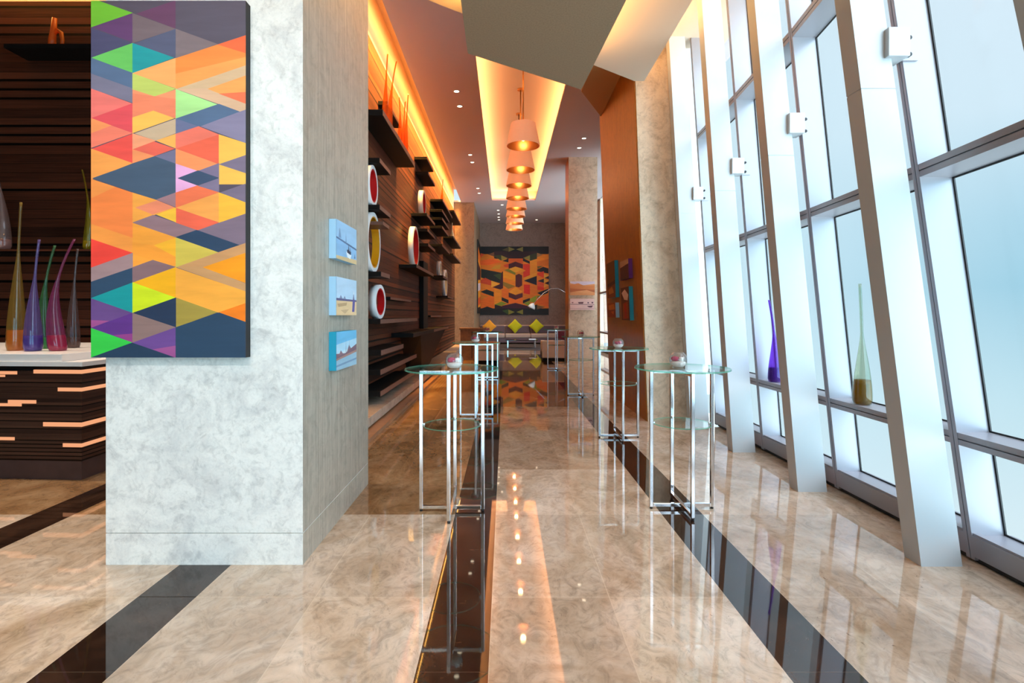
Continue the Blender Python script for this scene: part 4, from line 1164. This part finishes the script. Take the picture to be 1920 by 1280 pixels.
def make_down(label, loc):
    t = thing('downlight', label, 'light', loc, 'recessed downlights in the high ceiling')
    e_ = MB(); e_.lathe([(.002, -.004), (.055, -.004), (.055, 0)], 0, 0, 20); e_.build('lens', M['spot'], t)
    r_ = MB(); r_.lathe([(.055, 0), (.055, -.007), (.075, -.007), (.078, 0)], 0, 0, 24); r_.build('trim_ring', M['white'], t)
    return t
DL = [(856, 171, 'first of the left line'), (862, 199, 'second of the left line'), (881.5, 290, 'third of the left line'), (885.5, 304, 'fourth of the left line'), (896, 353, 'fifth of the left line'), (898.5, 362, 'sixth of the left line'),
      (941.5, 384, 'just past the end of the light slot'), (934, 394, 'nearest of the far left four'), (935, 401, 'second of the far left four'), (935, 407, 'third of the far left four'), (935.5, 412, 'last of the far left four'),
      (1095, 259, 'nearer of the pair beside the stone column'), (1086, 277, 'farther of the pair beside the stone column'), (1006, 412, 'alone near the end wall on the right')]
d0 = None
for px, py, l in DL:
    d = F * (ZC - H) / (VY - py); x = (px - VX) * d / F
    lab = 'small round recessed ceiling downlight, ' + l
    if d0 is None: d0 = make_down(lab, (x, d, ZC))
    else: dup(d0, (x, d, ZC), lab)
    l_ = bpy.data.lights.new('downlight_beam', 'SPOT'); l_.energy = 140 if d > 20 else 60 if d > 14 else 12; l_.color = (1, .78, .55); l_.spot_size = math.radians(70); l_.spot_blend = .8; l_.shadow_soft_size = .05
    lo2 = bpy.data.objects.new('downlight_beam', l_); lo2.location = (x, d, ZC - .02); C.objects.link(lo2)

# ---------------------------------------------------------------- lounge at the end of the hall
def soft(mb, name, mat, parent, b=.05): return mb.build(name, mat, parent, bevel=b, seg=3)
rg = MB(); rg.box(-.9, 3.4, 21.6, 25.9, 0.001, .015); tag(rg.build('rug', M['rug']), 'dark rug in front of the long sofa', 'rug')
sf = thing('long_sofa', 'long mauve sofa against the end wall under the square painting', 'sofa', (1.3, 26.6, 0))
soft(MB().box(-2.6, 2.6, -.45, .45, .06, .30), 'base', M['sofa_dark'], sf, .03)
soft(MB().box(-2.6, 2.6, .22, .48, .30, .94), 'backrest', M['sofa'], sf, .06)
for k in range(4):
    a = -2.6 + k * 1.3
    soft(MB().box(a + .01, a + 1.29, -.47, .22, .30, .52), 'seat_cushion', M['sofa'], sf, .06)
    soft(MB().box(a + .02, a + 1.28, .06, .26, .52, .92), 'back_cushion', M['sofa_dark'], sf, .07)
for sx in (-2.5, 2.5):
    for sy in (-.36, .36): MB().box(sx - .03, sx + .03, sy - .03, sy + .03, 0, .06).build('leg', M['blackwood'], sf)
def pillow(label, loc, s, mat, roll=PI / 4, tilt=-.25):
    seg = 12; mb = MB(); V = []; Fs = []
    for sd in (1, -1):
        for i in range(seg + 1):
            for j in range(seg + 1):
                u, v = i / seg * 2 - 1, j / seg * 2 - 1
                th = .16 * s * ((1 - u ** 4) * (1 - v ** 4)) ** .6
                pin = 1 - .06 * (1 - abs(u)) * (abs(v) > .99) - .06 * (1 - abs(v)) * (abs(u) > .99)
                V.append((u * s / 2 * pin, sd * th, v * s / 2 * pin))
    n = (seg + 1) ** 2
    for q in range(2):
        for i in range(seg):
            for j in range(seg):
                a = q * n + i * (seg + 1) + j
                Fs.append((a, a + 1, a + seg + 2, a + seg + 1))
    mb.add(V, Fs, 0, True)
    o = mb.build('cushion', mat); o.location = loc
    o.rotation_euler = Matrix.Rotation(tilt, 3, 'X').to_4x4().to_euler()
    o.rotation_euler = (Matrix.Rotation(tilt, 4, 'X') @ Matrix.Rotation(roll, 4, 'Y')).to_euler()
    return tag(o, label, 'cushion', 'cushions on the long sofa')
pillow('lime green cushion standing on its corner, left on the long sofa', (.51, 26.40, .90), .54, M['lime'])
pillow('lime green cushion standing on its corner, right on the long sofa', (1.60, 26.40, .90), .54, M['lime'])
pillow('amber cushion at the left end of the long sofa', (-.80, 26.40, .88), .52, M['amberfab'])
# arc lamp
al = thing('arc_lamp', 'chrome arc floor lamp reaching over the long sofa', 'lamp', (3.35, 25.0, 0.015))
MB().lathe([(.18, 0), (.18, .05), (.02, .06)], 0, 0, 28, close=True).build('base', M['chrome'], al)
arc = [(0, 0, .05), (0, 0, 1.6), (-.15, 0, 2.15), (-.45, 0, 2.55), (-.8, 0, 2.74), (-1.15, 0, 2.72), (-1.5, 0, 2.5), (-1.8, 0, 2.2), (-1.98, 0, 1.98)]
MB().tube(arc, .014, 8).build('arm', M['chrome'], al)
hd = MB(); hd.lathe([(.03, 0), (.10, -.06), (.17, -.18), (.19, -.26), (.17, -.26), (.09, -.07)], 0, 0, 24); ho = hd.build('shade', M['ringwhite'], al); ho.location = (-1.98, 0, 2.02); ho.rotation_euler = (0, math.radians(25), 0)
# armchairs
def armchair(label, loc, w, rotz, h=.62, mat=None):
    t = thing('armchair', label, 'armchair', loc, 'pale armchairs of the lounge', rotz=rotz)
    mat = mat or M['sofa_white']
    soft(MB().box(-w / 2, w / 2, -.38, .38, .10, .32), 'base', mat, t, .03)
    soft(MB().box(-w / 2, w / 2, -.40, -.20, .10, h), 'backrest', mat, t, .03)
    for s_ in (-1, 1): soft(MB().box(s_ * w / 2 - (.14 if s_ > 0 else 0), s_ * w / 2 + (.14 if s_ < 0 else 0), -.22, .38, .10, h - .02), 'armrest', mat, t, .03)
    soft(MB().box(-w / 2 + .15, w / 2 - .15, -.2, .36, .32, .46), 'seat_cushion', mat, t, .04)
    MB().box(-w / 2 + .03, w / 2 - .03, -.36, .36, 0.0, .10).build('plinth', M['blackwood'], t)
    return t
armchair('white armchair in front of the brown console on the left', (-.55, 16.0, 0), .74, 0)
armchair('pale armchair turned away, right of the hall near the stone column', (1.58, 16.9, 0), .80, 0, .66, M['sofa_white'])
pillow('small maroon cushion on the pale armchair near the stone column', (1.86, 17.1, .84), .34, M['maroon'], .2)
co = thing('console', 'brown wooden console left of the lounge', 'console', (-1.08, 17.2, 0))
MB().box(-.38, .38, -.3, .3, .0, 1.0).build('body', M['consolewood'], co, bevel=.005)
MB().box(-.42, .46, -.33, .33, 1.0, 1.05).build('top', M['consolewood'], co, bevel=.005)
MB().box(-.01, .01, -.306, -.3, .06, .94).build('door_joint', M['blackwood'], co)
ct = thing('coffee_table', 'low dark glass coffee table in the middle of the lounge', 'table', (.72, 22.8, 0.015))
MB().box(-.7, .7, -.4, .4, .34, .37).build('tabletop', plain('black_glass', (14, 14, 18), .04), ct, bevel=.004)
for sx in (-.6, .6):
    for sy in (-.32, .32): MB().box(sx - .02, sx + .02, sy - .02, sy + .02, 0, .34).build('leg', M['chrome'], ct)
tr = MB(); tr.box(1.05, 1.35, 22.6, 22.9, .386, .42); tag(tr.build('tray', M['ringwhite'], bevel=.004), 'small white tray on the low coffee table', 'tray')
